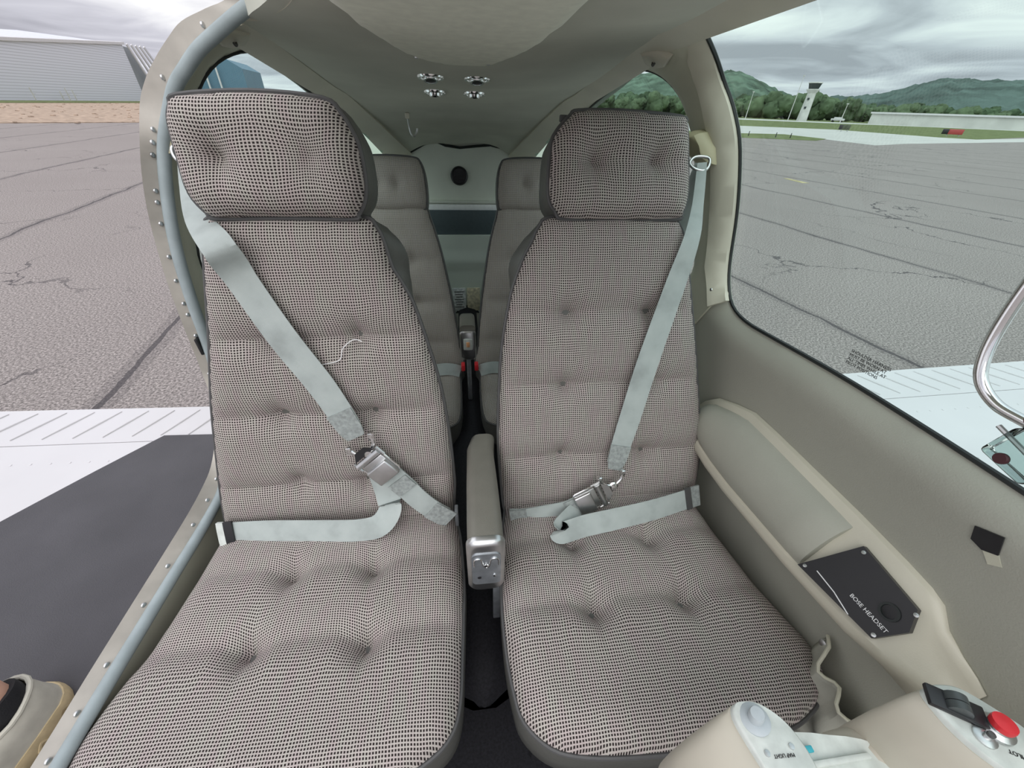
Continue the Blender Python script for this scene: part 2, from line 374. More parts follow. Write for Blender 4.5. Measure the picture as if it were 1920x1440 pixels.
WIN2 = [tuple(p)[:2] for p in crom([(1.045, 1.921, 0), (1.012, 1.908, 0), (.992, 1.880, 0), (.980, 1.848, 0), (.967, 1.81, 0), (.958, 1.76, 0), (.948, 1.70, 0), (.938, 1.649, 0), (.905, 1.56, 0), (.91, 1.50, 0), (.98, 1.465, 0), (1.2, 1.455, 0), (1.5, 1.45, 0), (1.6, 1.48, 0), (1.62, 1.6, 0), (1.60, 1.76, 0), (1.55, 1.82, 0), (1.458, 1.843, 0), (1.34, 1.869, 0), (1.2, 1.896, 0), (1.10, 1.916, 0)], 3, True)]
WIN3 = [tuple(p)[:2] for p in crom([(1.72, 1.38, 0), (1.74, 1.72, 0), (1.80, 1.755, 0), (1.9, 1.735, 0), (2.1, 1.66, 0), (2.18, 1.60, 0), (2.19, 1.45, 0), (2.14, 1.36, 0), (1.9, 1.34, 0)], 3, True)]  # baggage windows: part hidden by the seats is enlarged to let more light in
def flare(poly, k=.03):
    out = []
    for y, z in poly:
        x = float(wx(y, z)); q = (x+k)/x; out.append((y*q, 1.85+(z-1.85)*q))
    return out
W1RAW = WIN1
WIN1 = flare(WIN1); WIN2 = flare(WIN2, .012); WIN3 = flare(WIN3, .012)
railpath = [(y, float(railz(y))) for y in (2.28, 2.1, 1.8, 1.5, 1.3, 1.1, .9, .6, .3, .1, 0, -.08)]
wall_out = [(-.5, .70), (2.28, .70)]+railpath+[(-.12, 1.93), (-.5, 1.60)]
mb = MB(); sheet(mb, wall_out, [WIN1, WIN2, WIN3], .022, wallfn(1, 0, [WIN1, WIN2, WIN3]), wallfn(1, -.0325))
o = struct(mb.build('wall_right', 'panel'))
# upper part of the right wall, painted olive plastic (B pillar + rear window surround)
up = [(2.26, 1.42), (2.26, float(railz(2.26)))]+railpath[1:-1][:8]+[(.3, 1.982), (.3, 1.975)]
upper = [(.80, 1.47), (.87, 1.40), (1.0, 1.40), (2.26, 1.40)]+[(y, float(railz(y))-.002) for y in (2.26, 2.1, 1.8, 1.5, 1.3, 1.1, .9, .7, .5, .1, -.3)]+[(-.3, 1.957), (.2, 1.974), (.5, 1.976), (.72, 1.976)]+[p for p in WIN1[3:28]]+[(.74, 1.503)]
def side_trim(side, outline, name, holes):
    mb = MB(); sheet(mb, outline, holes, .022, wallfn(side, .006, holes), wallfn(side, .001, holes)); return struct(mb.build(name, 'olive'))
pill_in = [(.885, 1.95), (.915, 1.925), (.922, 1.90), (.914, 1.841), (.89, 1.767), (.873, 1.664), (.848, 1.551), (.793, 1.473)]
upper = [(.793, 1.473), (.835, 1.405), (.87, 1.395), (2.26, 1.40)]+[(y, float(railz(y))-.003) for y in (2.26, 2.1, 1.8, 1.5, 1.3, 1.1, .96, .90)]+pill_in[:-1]
side_trim(1, upper, 'trim_1', [WIN2, WIN3])
# cream trim round the pilot window
w1edge = [p for p in WIN1 if p[0] > .73 and p[1] > 1.505]
mb = MB()
ring = pill_in+[(.74, 1.506)]+[p for p in WIN1[3:31]][::-1]
hi = [p for p in WIN1[:31]]
cream = pill_in[::-1]+[(y, float(railz(y))-.002) for y in (.875, .7, .5, .3, .1, -.04)]+[(-.04, 1.94)]+[(a, b) for a, b in flare([(-.03, 1.93), (.2, 1.955), (.5, 1.963), (.65, 1.961)])]+hi[:29]+[(.765, 1.50)]
def creamfn(off):
    def fn(p):
        x = wx(p[:, 0], p[:, 1])-off; dd = polydist(WIN1, p); x = x+.03*np.maximum(0, 1-dd/.04)**2
        return np.c_[x, p[:, 0], p[:, 1]]
    return fn
sheet(mb, cream, [], .015, creamfn(.013), creamfn(.004)); struct(mb.build('trim_2', 'beige'))
# left wall: door edge contour (3D points, upper corner sweeps inboard onto the roof)
CAMP = V((0, 0, 1.85))
def wp(y, z): return V((-float(wx(y, z)), y, z))
topA = [(-.22, .30, 2.04), (-.235, .55, 2.04), (-.25, .72, 2.035), (-.29, .83, 2.01), (-.338, .86, 1.972), (-.378, .86, 1.956), (-.419, .86, 1.94), (-.447, .86, 1.92), (-.479, .86, 1.893), (-.506, .86, 1.866), (-.532, .86, 1.83)]
A3 = [V(p) for p in topA]+[wp(y, z) for y, z in ((.822, 1.756), (.810, 1.692), (.802, 1.628), (.789, 1.542), (.779, 1.453), (.774, 1.363), (.762, 1.266), (.724, 1.2), (.672, 1.16), (.623, 1.146), (.56, 1.138), (.47, 1.134), (.37, 1.131), (.28, 1.128), (.19, 1.124), (0, 1.12), (-.4, 1.12))]
topC = [(-.20, .30, 1.995), (-.21, .55, 1.995), (-.225, .74, 1.99), (-.26, .86, 1.985), (-.305, .90, 1.976), (-.346, .9, 1.954), (-.393, .9, 1.926), (-.424, .9, 1.907), (-.453, .9, 1.883), (-.478, .9, 1.861), (-.501, .9, 1.83)]
C3 = [V(p) for p in topC]+[wp(y, z) for y, z in ((.898, 1.765), (.877, 1.678), (.858, 1.592), (.840, 1.498), (.832, 1.397), (.818, 1.30), (.782, 1.225), (.733, 1.145), (.685, 1.092), (.645, 1.074), (.55, 1.070), (.46, 1.072), (.37, 1.073), (.28, 1.074), (.191, 1.073), (0, 1.07), (-.4, 1.07))]
A3 = crom(A3, 4); C3 = crom(C3, 4)
A3 = [CAMP+(p-CAMP)*1.05 for p in A3]
def hitwall(P):
    for k in range(400):
        Q = CAMP+(P-CAMP)*(1+k*.001)
        if Q.z > float(railz(Q.y))-.002: return None
        if -Q.x >= float(wx(Q.y, Q.z)): return Q
    return None
hits = [(p, hitwall(p)) for p in C3]
cpath = [(q.y, q.z) for p, q in hits if q is not None]
yc = cpath[0][0]
lw = [(-.4, .70), (2.28, .70)]+[(y, float(railz(y))-.001) for y in (2.28, 2.1, 1.8, 1.5, 1.3, 1.15)]+([(yc+.015, float(railz(yc+.015))-.001)] if yc < 1.12 else [])+cpath
mb = MB(); sheet(mb, lw, [WIN2, WIN3], .022, wallfn(-1, 0, [WIN2, WIN3]), wallfn(-1, -.020)); struct(mb.build('wall_left', 'olive'))
# door opening frame
door = thing('door_1', 'open cabin doorway with screwed metal lip and blue-grey rubber seal', 'doorway', (-.6, .5, 1.1), kind='structure')
def wpt(y, z, off=0, side=-1): return V((side*(float(wx(y, min(z, 1.5+ (railz(y)-1.5)*1.12)))-off), y, z))
rA, rC = A3, C3
away = lambda p, k: p+(p-CAMP).normalized()*k
mb = MB(); loft(mb, [[a, c, away(c, .010), away(a, .010)] for a, c in zip(rA, rC)]); mb.build('door_lip', 'skin_paint', door)
mb = MB(); tube(mb, [away(p.lerp(q, .10), -.009) for p, q in zip(rC, rA)], .0106, 12); mb.build('door_seal', 'seal', door)
# inner trim closing the gap between seal, wall and headliner
mb = MB(); seg = [(away(p, -.002), away(q, .001)+V((.003, 0, 0))) for p, q in hits if q is not None]
loft(mb, [[a, b, b+V((-.004, 0, .0)), away(a, .004)] for a, b in seg]); mb.build('inner_trim', 'olive', door)
mb = MB(); rgs = []
for p, q in hits:
    if q is None:
        y = min(p.y, float(interp(p.z, [1.93, 1.954, 1.976, 1.985], [.93, .90, .76, .70]))); xl_ = float(interp(y, [.5, .65, .75, .85, .9, .985], [.17, .20, .25, .31, .335, .385])); e = V((-xl_+.022, y+.01, float(railz(y))+(float(ceilz(y))-float(railz(y)))*(1-(xl_/(float(railx(y))+.012))**2)-.004))
        rgs.append([away(p, -.004), e, e+V((0, 0, .008)), away(p, .006)+V((0, 0, .006))])
loft(mb, rgs); mb.build('roof_trim', 'beige', door)
scr = [(1.045, 1.975), (.985, 1.925), (.905, 1.865), (.868, 1.80), (.859, 1.785), (.852, 1.77), (.846, 1.755), (.835, 1.715), (.833, 1.68), (.825, 1.65), (.822, 1.60), (.812, 1.55), (.803, 1.50), (.801, 1.47), (.797, 1.43), (.787, 1.34), (.782, 1.30), (.70, 1.145), (.685, 1.138), (.665, 1.128), (.61, 1.108), (.55, 1.098), (.46, 1.097), (.385, 1.10), (.31, 1.10), (.245, 1.094), (.19, 1.09), (.1, 1.085)]
def onlip(y, z):
    tg = (wp(y, z)-CAMP).normalized(); L = [rA[i].lerp(rC[i], .46) for i in range(len(rA))]
    best = max(range(len(L)), key=lambda i: (L[i]-CAMP).normalized().dot(tg)); return away(L[best], -.001)
scp = bpy.data.meshes.new('x')
for k, (y, z) in enumerate(scr):
    c = onlip(y, z)
    mb = MB(); lathe(mb, [(.0046, -.001), (.0046, .0006), (.0038, .0018), (.0015, .0024), (.0001, .0025)], c, (1, -.25, .1), 12); mb.build('screw', 'alu', door)
for c, nm in ((onlip(.797, 1.41), 'latch_slot'), (onlip(.715, 1.185), 'hinge_hole'), (onlip(.722, 1.2), 'hinge_hole')):
    mb = MB()
    if nm == 'latch_slot': box(mb, c+V((.003, 0, 0)), (.006, .02, .04), bev=.002)
    else: lathe(mb, [(.0065, -.001), (.0065, .002), (.004, .001), (.0001, 0)], c, (1, 0, 0), 14)
    mb.build(nm, 'black', door)
mb = MB(); box(mb, onlip(.70, 1.165)+V((.001, 0, 0)), (.004, .035, .03), bev=.0015); mb.build('hinge_plate', 'skin_paint', door)
# outer skin under the door sill and around
mb = MB(); loft(mb, [[V((-.626, y, 1.045)), V((-.632, y, 1.0)), V((-.634, y, .80)), V((-.60, y, .60)), V((-.622, y, .8)), V((-.622, y, 1.03))] for y in (-.5, 0, .4, .65, 1.0, 1.5, 2.3)]); struct(mb.build('trim_3', 'white'))

# ceiling
mb = MB(); ny, nx = 44, 17; gv = []; gu = []
for iy in range(ny+1):
    y = .16+2.14*iy/ny
    for ix in range(nx+1):
        xr = float(railx(y))+.012; xl_ = xr if y > .985 else min(xr, float(interp(y, [.5, .65, .75, .85, .9, .985], [.17, .20, .25, .31, .335, .385]))); q = (-xl_+(xl_+xr)*ix/nx)/xr; z = float(railz(y))+(float(ceilz(y))-float(railz(y)))*(1-q*q)
        z += .006*noise.noise(V((q*2.2, y*3, 3)))+(-.010*math.cos(q*6)*max(0, (y-1.9)/.4))
        gv.append((q*xr, y, z)); gu.append((q, y))
n_ = (nx+1); gf = [(i*n_+k, i*n_+k+1, (i+1)*n_+k+1, (i+1)*n_+k) for i in range(ny) for k in range(nx)]
k0 = len(gv); gv += [(a, b, c+.05) for a, b, c in gv]; gu += gu; gf += [tuple(i+k0 for i in f[::-1]) for f in gf]
for k in range(nx): gf += [(k, k+1, k+1+k0, k+k0), (ny*n_+k, ny*n_+k+1, ny*n_+k+1+k0, ny*n_+k+k0)]
for i in range(ny): gf += [(i*n_, (i+1)*n_, (i+1)*n_+k0, i*n_+k0), (i*n_+nx, (i+1)*n_+nx, (i+1)*n_+nx+k0, i*n_+nx+k0)]
mb.add(gv, gf, gu); struct(mb.build('ceiling', 'liner'))
# rails between headliner and walls
for nm, sd, y0 in (('trim_4', 1, .0), ('trim_5', -1, .955)):
    rg = []
    for k in range(30):
        y = y0+(2.26-y0)*k/29; xr, zr = float(railx(y)), float(railz(y)); w2 = .016+.02*max(0, y-1.6)
        x2 = float(wx(y, zr-w2))
        rg.append([V((sd*(xr-.022), y, zr+.006)), V((sd*(xr-.026), y, zr-.004)), V((sd*(x2-.012), y, zr-w2)), V((sd*(x2+.004), y, zr-w2-.002)), V((sd*(xr+.01), y, zr+.008))])
    mb = MB(); loft(mb, rg); struct(mb.build(nm, 'beige'))
# rear bulkhead
btop = [(-.32, 1.62), (-.27, 1.637), (-.176, 1.683), (-.123, 1.698), (-.073, 1.679), (-.003, 1.671), (.076, 1.679), (.15, 1.685), (.23, 1.669), (.28, 1.628), (.33, 1.60)]
ol = [(-.40, 1.43), (.40, 1.425), (.36, 1.66), (.28, 1.74), (-.28, 1.74), (-.36, 1.66)]
mb = MB(); sheet(mb, ol, [], .05, lambda p: np.c_[p[:, 0], 2.25+0*p[:, 0], p[:, 1]], lambda p: np.c_[p[:, 0], 2.27+0*p[:, 0], p[:, 1]]); struct(mb.build('wall_rear', 'bulk'))
mb = MB(); tube(mb, [V((a, 2.243, b)) for a, b in btop], .006, 8); struct(mb.build('trim_6', 'gasket'))
mb = MB(); box(mb, (0, 2.36, 1.35), (1.1, .02, 1.5)); struct(mb.build('trim_7', 'bulk'))
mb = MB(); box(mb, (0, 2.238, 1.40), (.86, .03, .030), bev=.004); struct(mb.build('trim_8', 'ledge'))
mb = MB(); box(mb, (0, 2.236, 1.425), (.86, .028, .012), bev=.003); struct(mb.build('trim_9', 'bulk'))
mb = MB(); box(mb, (0, 2.225, 1.325), (.86, .02, .125), bev=.003); struct(mb.build('trim_10', 'slate'))
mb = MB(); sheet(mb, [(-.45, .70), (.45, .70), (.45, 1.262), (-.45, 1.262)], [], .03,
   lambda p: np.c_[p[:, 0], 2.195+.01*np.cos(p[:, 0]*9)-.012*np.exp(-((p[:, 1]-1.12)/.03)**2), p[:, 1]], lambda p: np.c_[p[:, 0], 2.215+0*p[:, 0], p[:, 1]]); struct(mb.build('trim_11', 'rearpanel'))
# floor and centre tunnel
mb = MB(); box(mb, (0, .9, .735), (1.24, 2.8, .03)); struct(mb.build('floor', 'carpet'))
mb = MB(); loft(mb, [[V((a*s, y, .75+b)) for a, b in ((-.13, 0), (-.075, .05+h), (-.045, .085+h), (0, .10+h), (.045, .085+h), (.075, .05+h), (.13, 0))] for y, h, s in ((.27, -.09, .2), (.30, -.05, .7), (.36, -.01, .95), (.5, .0, 1), (.8, .0, 1), (2.2, .0, 1))]); struct(mb.build('trim_12', 'carpet'))

# windows: glass panes
def pane(name, poly, side, lab, off=-.03):
    off = -.03 if poly is WIN1 else -.014
    w_ = thing(name, lab, 'window', (side*.6, float(np.mean([p[0] for p in poly])), float(np.mean([p[1] for p in poly]))), kind='structure')
    c = np.mean(poly, 0); big = [tuple(c+(np.array(p)-c)*1.03) for p in poly]
    mb = MB(); sheet(mb, big, [], .05, wallfn(side, off)); mb.build('glass_pane', 'glass', w_)
    mb = MB(); tube(mb, [wpt(p[0], p[1], off+.003, side) for p in poly], .0038, 6, True); mb.build('gasket', 'gasket', w_)
    return w_
win1 = pane('window_1', WIN1, 1, 'large tinted pilot side window')
pane('window_2', WIN2, 1, 'tinted rear cabin window on the right'); pane('window_3', WIN2, -1, 'tinted rear cabin window on the left')
pane('window_4', WIN3, 1, 'baggage window right, enlarged out of sight for light'); pane('window_5', WIN3, -1, 'baggage window left, enlarged out of sight for light')

# ------------------------------------------------------------------ seats
class Frame:
    def __init__(s, o, ex, et):
        s.o = V(o); s.ex = V(ex).normalized(); s.et = V(et).normalized(); s.en = s.ex.cross(s.et).normalized()
    def __call__(s, x, t, h=0): return s.o+s.ex*x+s.et*t+s.en*h
    def arr(s, x, t, h): return np.array(s.o)+np.outer(x, s.ex)+np.outer(t, s.et)+np.outer(h, s.en)
def smooth(pts, n=4): return [tuple(p)[:2] for p in crom([(a, b, 0) for a, b in pts], n, True)]
def cushion(fr, outline, parent, name, H=.035, R=.045, seams=(), buttons=(), T=.08, wide=None, step=.009, arch=.0, bulge=.006, seamw=.006, fab='fabric', pipe=.0038, edge_back=None):
    """tufted fabric face + vinyl shell + piping; seams: list of (s0, xlist of button columns)"""
    pts, F, A = cdt(outline, [], step)
    x, t = pts[:, 0], pts[:, 1]; dd = polydist(A[0], pts); e = np.clip(dd/R, 0, 1); prof = np.sqrt(np.maximum(0, 1-(1-e)**2))
    h = H*prof; fade = np.clip(dd/.035, 0, 1); vv = t.copy()
    for s0, cols, dep in seams:
        path = np.full_like(x, s0); dmin = np.full_like(x, .2)
        for c in cols: dmin = np.minimum(dmin, np.abs(x-c))
        a_ = arch*np.minimum(1, dmin/.05); path = s0+a_; q = t-path
        h -= 1.0*dep*np.exp(-np.abs(q)/seamw)*fade*(.6+.4*np.exp(-(dmin/.05)**2)) + dep*.9*np.exp(-(q/.030)**2)*fade
        vv -= a_*np.exp(-((t-s0)/.05)**2)
    uu = x.copy()
    for bx, bs, dep in buttons:
        r2 = (x-bx)**2+(t-bs)**2; h -= dep*np.exp(-r2/.0007)*fade+dep*.7*np.exp(-r2/.00008)
        g_ = np.exp(-r2/.0016)*(.35 if fab == 'fabric' else 0); uu = uu+(x-bx)*g_; vv = vv+(t-bs)*g_
        h -= .30*dep*np.exp(-((x-bx)/.008)**2)*np.exp(-((t-bs)/.04)**2)
    top = fr.arr(x, t, h); mb = MB(); mb.add(top.tolist(), F, np.c_[uu, vv].tolist())
    face = mb.build(name, fab, parent, angle=80)
    ol = A[0]; cen = ol.mean(0)
    def ring(hh, sc, wd=None):
        out = []
        for a, b in ol:
            dxy = np.array([a, b])-cen; L = np.hypot(*dxy); p = np.array([a, b])+dxy/L*sc
            if wd: p[0] += wd(a-cen[0], b)
            out.append(fr(p[0], p[1], hh))
        return out
    mb = MB(); loft(mb, [ring(0, 0), ring(-.008, .002), ring(-T*.45, bulge, wide), ring(-T*.85, bulge*2 if bulge < 0 else bulge*.5, wide), ring(-T, -.012 if bulge > 0 else bulge*2.6, wide)])
    sh = mb.build(name+'_side', 'vinyl', parent, angle=60)
    mb = MB(); tube(mb, [p for p in ring(.0015, .001)], pipe, 8, True); mb.build('piping', 'piping', face)
    return face
def both(l, r_, cx): return None
FR = Frame((0, .57, 1.05), (1, 0, 0), (0, .23, .62)); FL = Frame((0, .57, 1.05), (1, 0, 0), (0, .13, .64))
SEAT = Frame((0, 0, 1.05), (1, 0, 0), (0, 1, 0))
backR = smooth([(.071, .0), (.062, .085), (.058, .182), (.062, .297), (.071, .405), (.087, .494), (.10, .54), (.12, .589), (.135, .615), (.150, .645), (.175, .662), (.30, .668), (.42, .662), (.445, .645), (.46, .61), (.477, .543), (.497, .451), (.517, .353), (.536, .248), (.548, .17), (.554, .106), (.55, .016), (.53, -.012), (.31, -.015), (.10, -.012)])
backL = smooth([(-.058, .0), (-.048, .08), (-.047, .134), (-.052, .246), (-.062, .346), (-.08, .437), (-.098, .51), (-.115, .55), (-.128, .576), (-.136, .615), (-.146, .640), (-.168, .656), (-.29, .662), (-.39, .656), (-.412, .640), (-.423, .604), (-.434, .562), (-.461, .45), (-.495, .322), (-.524, .187), (-.545, .08), (-.55, .02), (-.53, -.012), (-.3, -.015), (-.08, -.012)])
headR = smooth([(.18, .668), (.197, .657), (.30, .655), (.425, .657), (.437, .668), (.444, .70), (.438, .76), (.432, .805), (.427, .824), (.416, .836), (.30, .842), (.218, .840), (.203, .832), (.178, .806), (.168, .78), (.164, .70)], 4)
headL = smooth([(-.408, .69), (-.392, .662), (-.38, .654), (-.28, .655), (-.178, .654), (-.168, .66), (-.155, .68), (-.150, .71), (-.152, .75), (-.158, .77), (-.172, .795), (-.195, .812), (-.29, .817), (-.385, .810), (-.398, .798), (-.406, .778), (-.408, .74)], 4)
seatR = smooth([(.10, .60), (.067, .55), (.051, .435), (.044, .359), (.044, .275), (.051, .212), (.063, .172), (.10, .138), (.152, .123), (.234, .115), (.33, .112), (.43, .114), (.502, .124), (.559, .148), (.591, .178), (.598, .223), (.582, .275), (.563, .35), (.547, .445), (.537, .53), (.52, .60), (.31, .61)])
seatL = smooth([(-.08, .60), (-.045, .54), (-.033, .42), (-.034, .347), (-.037, .275), (-.041, .207), (-.055, .169), (-.086, .145), (-.14, .125), (-.22, .115), (-.33, .112), (-.45, .114), (-.53, .125), (-.585, .155), (-.60, .21), (-.588, .279), (-.574, .323), (-.566, .373), (-.561, .429), (-.557, .494), (-.55, .55), (-.52, .60), (-.30, .61)])
def shoulders(c):
    return lambda dx, b: math.copysign(.034*math.exp(-((b-.60)/.065)**2), dx)
def seat_base(parent, cx, y0, y1, z):
    mb = MB(); box(mb, (cx, (y0+y1)/2, z-.05), (.44, y1-y0-.06, .10), bev=.01); mb.build('seat_pan', 'black', parent)
    for sx in (-1, 1):
        mb = MB(); box(mb, (cx+sx*.17, (y0+y1)/2, (.752+z-.10)/2), (.03, y1-y0-.12, z-.10-.752), bev=.004); mb.build('seat_rail', 'alu', parent)
for sd, cx, lab in ((1, .30, 'pilot seat in checked fabric beside the window wall, two buttons showing on its headrest'), (-1, -.30, 'front seat in checked fabric beside the open doorway, with a loose thread on its backrest')):
    st = thing('aircraft_seat', lab, 'seat', (cx, .4, .75), 'front seats')
    fr = FR if sd > 0 else FL
    if sd > 0:
        sm = [(.474, (.208, .387), .0095), (.316, (.206, .400), .0095), (.146, (.203, .402), .0095)]
        bt = [(.208, .474, .012), (.387, .472, .012), (.206, .316, .012), (.400, .312, .012), (.203, .152, .012), (.402, .140, .012)]
        bk, hd, se = backR, headR, seatR; hb = [(.246, .755, .012), (.364, .757, .012)]; hs = [(.756, (.246, .364), .006)]
        sb = [(.205, .455, .018), (.377, .448, .018), (.215, .317, .020), (.397, .318, .020)]; ss = [(.452, (.205, .377), .007), (.318, (.215, .397), .008)]
    else:
        sm = [(.452, (-.20, -.349), .0095), (.298, (-.194, -.368), .0095), (.132, (-.235, -.365), .0095)]
        bt = [(-.20, .46, .012), (-.349, .446, .010), (-.368, .303, .012), (-.194, .293, .012), (-.365, .146, .012), (-.235, .122, .012)]
        bk, hd, se = backL, headL, seatL; hb = [(-.346, .735, .015), (-.218, .735, .005)]; hs = []
        sb = [(-.371, .439, .018), (-.213, .438, .018), (-.40, .309, .020), (-.204, .301, .020)]; ss = [(.438, (-.371, -.213), .007), (.305, (-.40, -.204), .008)]
    cushion(fr, bk, st, 'backrest', .032, .05, sm, bt, .085, shoulders(cx), arch=.004, step=.0065, bulge=-.012)
    hf = Frame(fr.o+fr.en*.017, fr.ex, fr.et)
    cushion(hf, hd, st, 'headrest', .036, .042, hs, hb, .105, step=.006, bulge=.003)
    cushion(SEAT, se, st, 'seat_cushion', .045, .06, ss, sb, .115, arch=.016, step=.007, bulge=.004, seamw=.012)
    for sx in (-.06, .06):
        mb = MB(); tube(mb, [fr(cx+sx, .60, -.045), fr(cx+sx, .72, -.045)], .006, 10); mb.build('headrest_post', 'alu', st)
    seat_base(st, cx, .13, .60, .935)
    if sd > 0:
        mb = MB(); box(mb, fr(.197, .836, -.006), (.016, .012, .012), bev=.002); mb.build('headrest_tab', 'piping', st)
    else:
        mb = MB(); tube(mb, crom([fr(-.31, .405, .034), fr(-.27, .41, .034), fr(-.235, .418, .035), fr(-.225, .44, .034), fr(-.205, .455, .033), fr(-.19, .452, .034)], 6), .0009, 6); mb.build('loose_thread', 'ltape', st)
# rear seats
RR = Frame((0, 1.42, .85), (1, 0, 0), (0, .20, .67))
RS = Frame((0, 0, .885), (1, 0, 0), (0, 1, 0))
MT['fabric_rear'] = weave('checked_weave_fabric_rear', .0040, (.50, .46, .41), (.085, .075, .068), (.52, .48, .44), .7)
for sd, lab in ((-1, 'rear passenger seat partly hidden behind the front seat next to the open doorway'), (1, 'rear passenger seat partly hidden behind the pilot seat')):
    st = thing('aircraft_seat', lab, 'seat', (sd*.27, 1.3, .75), 'rear seats')
    f_ = lambda l: smooth([(sd*a, b) for a, b in (l if sd > 0 else l[::-1])])
    bk = f_([(.04, .05), (.04, .148), (.057, .30), (.078, .44), (.10, .56), (.128, .66), (.15, .70), (.27, .705), (.39, .70), (.415, .66), (.44, .55), (.46, .44), (.475, .3), (.485, .15), (.48, .05), (.27, .03)])
    hd = f_([(.16, .69), (.27, .685), (.38, .69), (.40, .71), (.405, .79), (.39, .85), (.365, .868), (.27, .873), (.175, .868), (.15, .85), (.137, .79), (.138, .71)])
    se = f_([(.06, 1.47), (.045, 1.40), (.04, 1.25), (.045, 1.12), (.07, 1.07), (.15, 1.045), (.27, 1.04), (.39, 1.045), (.46, 1.07), (.48, 1.15), (.48, 1.40), (.46, 1.47)])
    s_ = sd
    cushion(RR, bk, st, 'backrest', .03, .05, [(.506, (s_*.20, s_*.34), .007), (.342, (s_*.197, s_*.34), .007), (.175, (s_*.2, s_*.34), .007)], [(s_*.21, .506, .012), (s_*.2, .342, .012), (s_*.2, .175, .012), (s_*.34, .506, .012), (s_*.34, .342, .012), (s_*.34, .175, .012)], .07, step=.014, fab='fabric_rear')
    cushion(Frame(RR.o+RR.en*.004, RR.ex, RR.et), hd, st, 'headrest', .03, .04, [], [(s_*.24, .78, .014), (s_*.31, .78, .014)], .08, step=.012, fab='fabric_rear')
    cushion(RS, se, st, 'seat_cushion', .035, .05, [(1.28, (s_*.2, s_*.34), .006)], [(s_*.2, 1.28, .01), (s_*.34, 1.28, .01)], .13, step=.016, fab='fabric_rear')
    mb = MB(); box(mb, (sd*.27, 1.28, .752-.0+.03), (.34, .34, .05), bev=.01); mb.build('seat_pan', 'black', st)

# ------------------------------------------------------------------ armrests
def rrect(cx, cz, w_, h_, rad, n=4):
    out = []
    for qx, qz, a0 in ((1, 1, 0), (-1, 1, 90), (-1, -1, 180), (1, -1, 270)):
        for k in range(n+1):
            a = math.radians(a0+90*k/n); out.append((cx+qx*(w_/2-rad)+rad*math.cos(a), cz+qz*(h_/2-rad)+rad*math.sin(a)))
    return out
arm = thing('centre_armrest', 'long taupe armrest between the two front seats with a metal end cap', 'armrest', (.014, .5, .86))
rg = []
for y, w_, zt, zb in ((.640, .040, 1.243, 1.165), (.634, .052, 1.250, 1.160), (.60, .057, 1.252, 1.152), (.50, .062, 1.252, 1.125), (.42, .064, 1.250, 1.100), (.384, .064, 1.246, 1.085)):
    rg.append([V((x+.014+(.008 if y > .6 else 0), y, z)) for x, z in rrect(0, (zt+zb)/2, w_, zt-zb, .018)])
mb = MB(); loft(mb, rg); mb.build('arm_pad', 'armvinyl', arm)
rg = []
for dy, gr_, sh in ((.0, .002, 0), (-.008, .002, 0), (-.014, -.002, 0), (-.016, -.007, 0)):
    rg.append([V((x+.014, .384+dy-(z-1.245)*-.10*0, z)) for x, z in rrect(0, 1.1655, .065+gr_*2, .158+gr_*2, .019)])
mb = MB(); loft(mb, rg); mb.build('end_cap', 'alu', arm)
pl = rrect(.014, 1.168, .052, .10, .010)
mb = MB(); loft(mb, [[V((x, y, z)) for x, z in pl] for y in (.368, .3655)]); capp = mb.build('cap_plate', 'dull', arm)
ups = [(-.0215, -.002), (-.0215, .012), (-.0195, .018), (-.014, .020), (-.0095, .017), (-.0075, .010), (-.006, 0), (-.0035, -.0065), (0, -.009), (.0035, -.0065), (.006, 0), (.0075, .010), (.0095, .017), (.014, .020), (.0195, .018), (.0215, .012), (.0215, -.002)]
mb = MB(); tube(mb, crom([(.014+a, .3648, 1.186+b) for a, b in ups], 3), .0016, 8); mb.build('raised_rib', 'chrome', capp)
mb = MB(); lathe(mb, [(.0045, 0), (.004, .002), (.0001, .003)], (.014, .3652, 1.184), (0, -1, 0), 14); mb.build('rivet', 'chrome', capp)
mb = MB(); lathe(mb, [(.0035, 0), (.0035, .0012), (.0025, .0008), (.0001, .0005)], (.001, .3655, 1.143), (0, -1, 0), 14); mb.build('screw_hole', 'black', capp)
mb = MB(); lathe(mb, [(.0035, 0), (.0032, .0015), (.0001, .002)], (.029, .3655, 1.147), (0, -1, 0), 14); mb.build('screw', 'chrome', capp)
mb = MB(); box(mb, (.036, .40, 1.0), (.016, .012, .20), bev=.002); mb.build('bracket', 'dull', arm)
mb = MB(); tube(mb, [(.040, .43, .985), (.075, .43, .985)], .012, 16); mb.build('pivot', 'alu', arm)
# rear one
arm2 = thing('centre_armrest', 'short armrest between the two rear seats with a small lamp in its chrome end', 'armrest', (-.002, 1.3, .86))
rg = []
for y, w_, zt, zb in ((1.335, .048, 1.205, 1.15), (1.325, .056, 1.215, 1.14), (1.28, .056, 1.222, 1.13), (1.215, .056, 1.222, 1.10)):
    rg.append([V((x-.003, y, z)) for x, z in rrect(0, (zt+zb)/2, w_, zt-zb, .015)])
mb = MB(); loft(mb, rg); mb.build('arm_pad', 'armvinyl', arm2)
rg = [[V((x-.003, 1.215+dy, z)) for x, z in rrect(0, 1.145, .058+2*g_, .118+2*g_, .014)] for dy, g_ in ((0, 0), (-.01, 0), (-.014, -.004))]
mb = MB(); loft(mb, rg); mb.build('end_cap', 'alu', arm2)
mb = MB(); box(mb, (-.003, 1.197, 1.155), (.032, .008, .045), bev=.004); lm = mb.build('lamp_lens', 'plate', arm2); lm['label'] = 'clear square lamp lens'  # pale lens colour stands in for the lamp's white glow
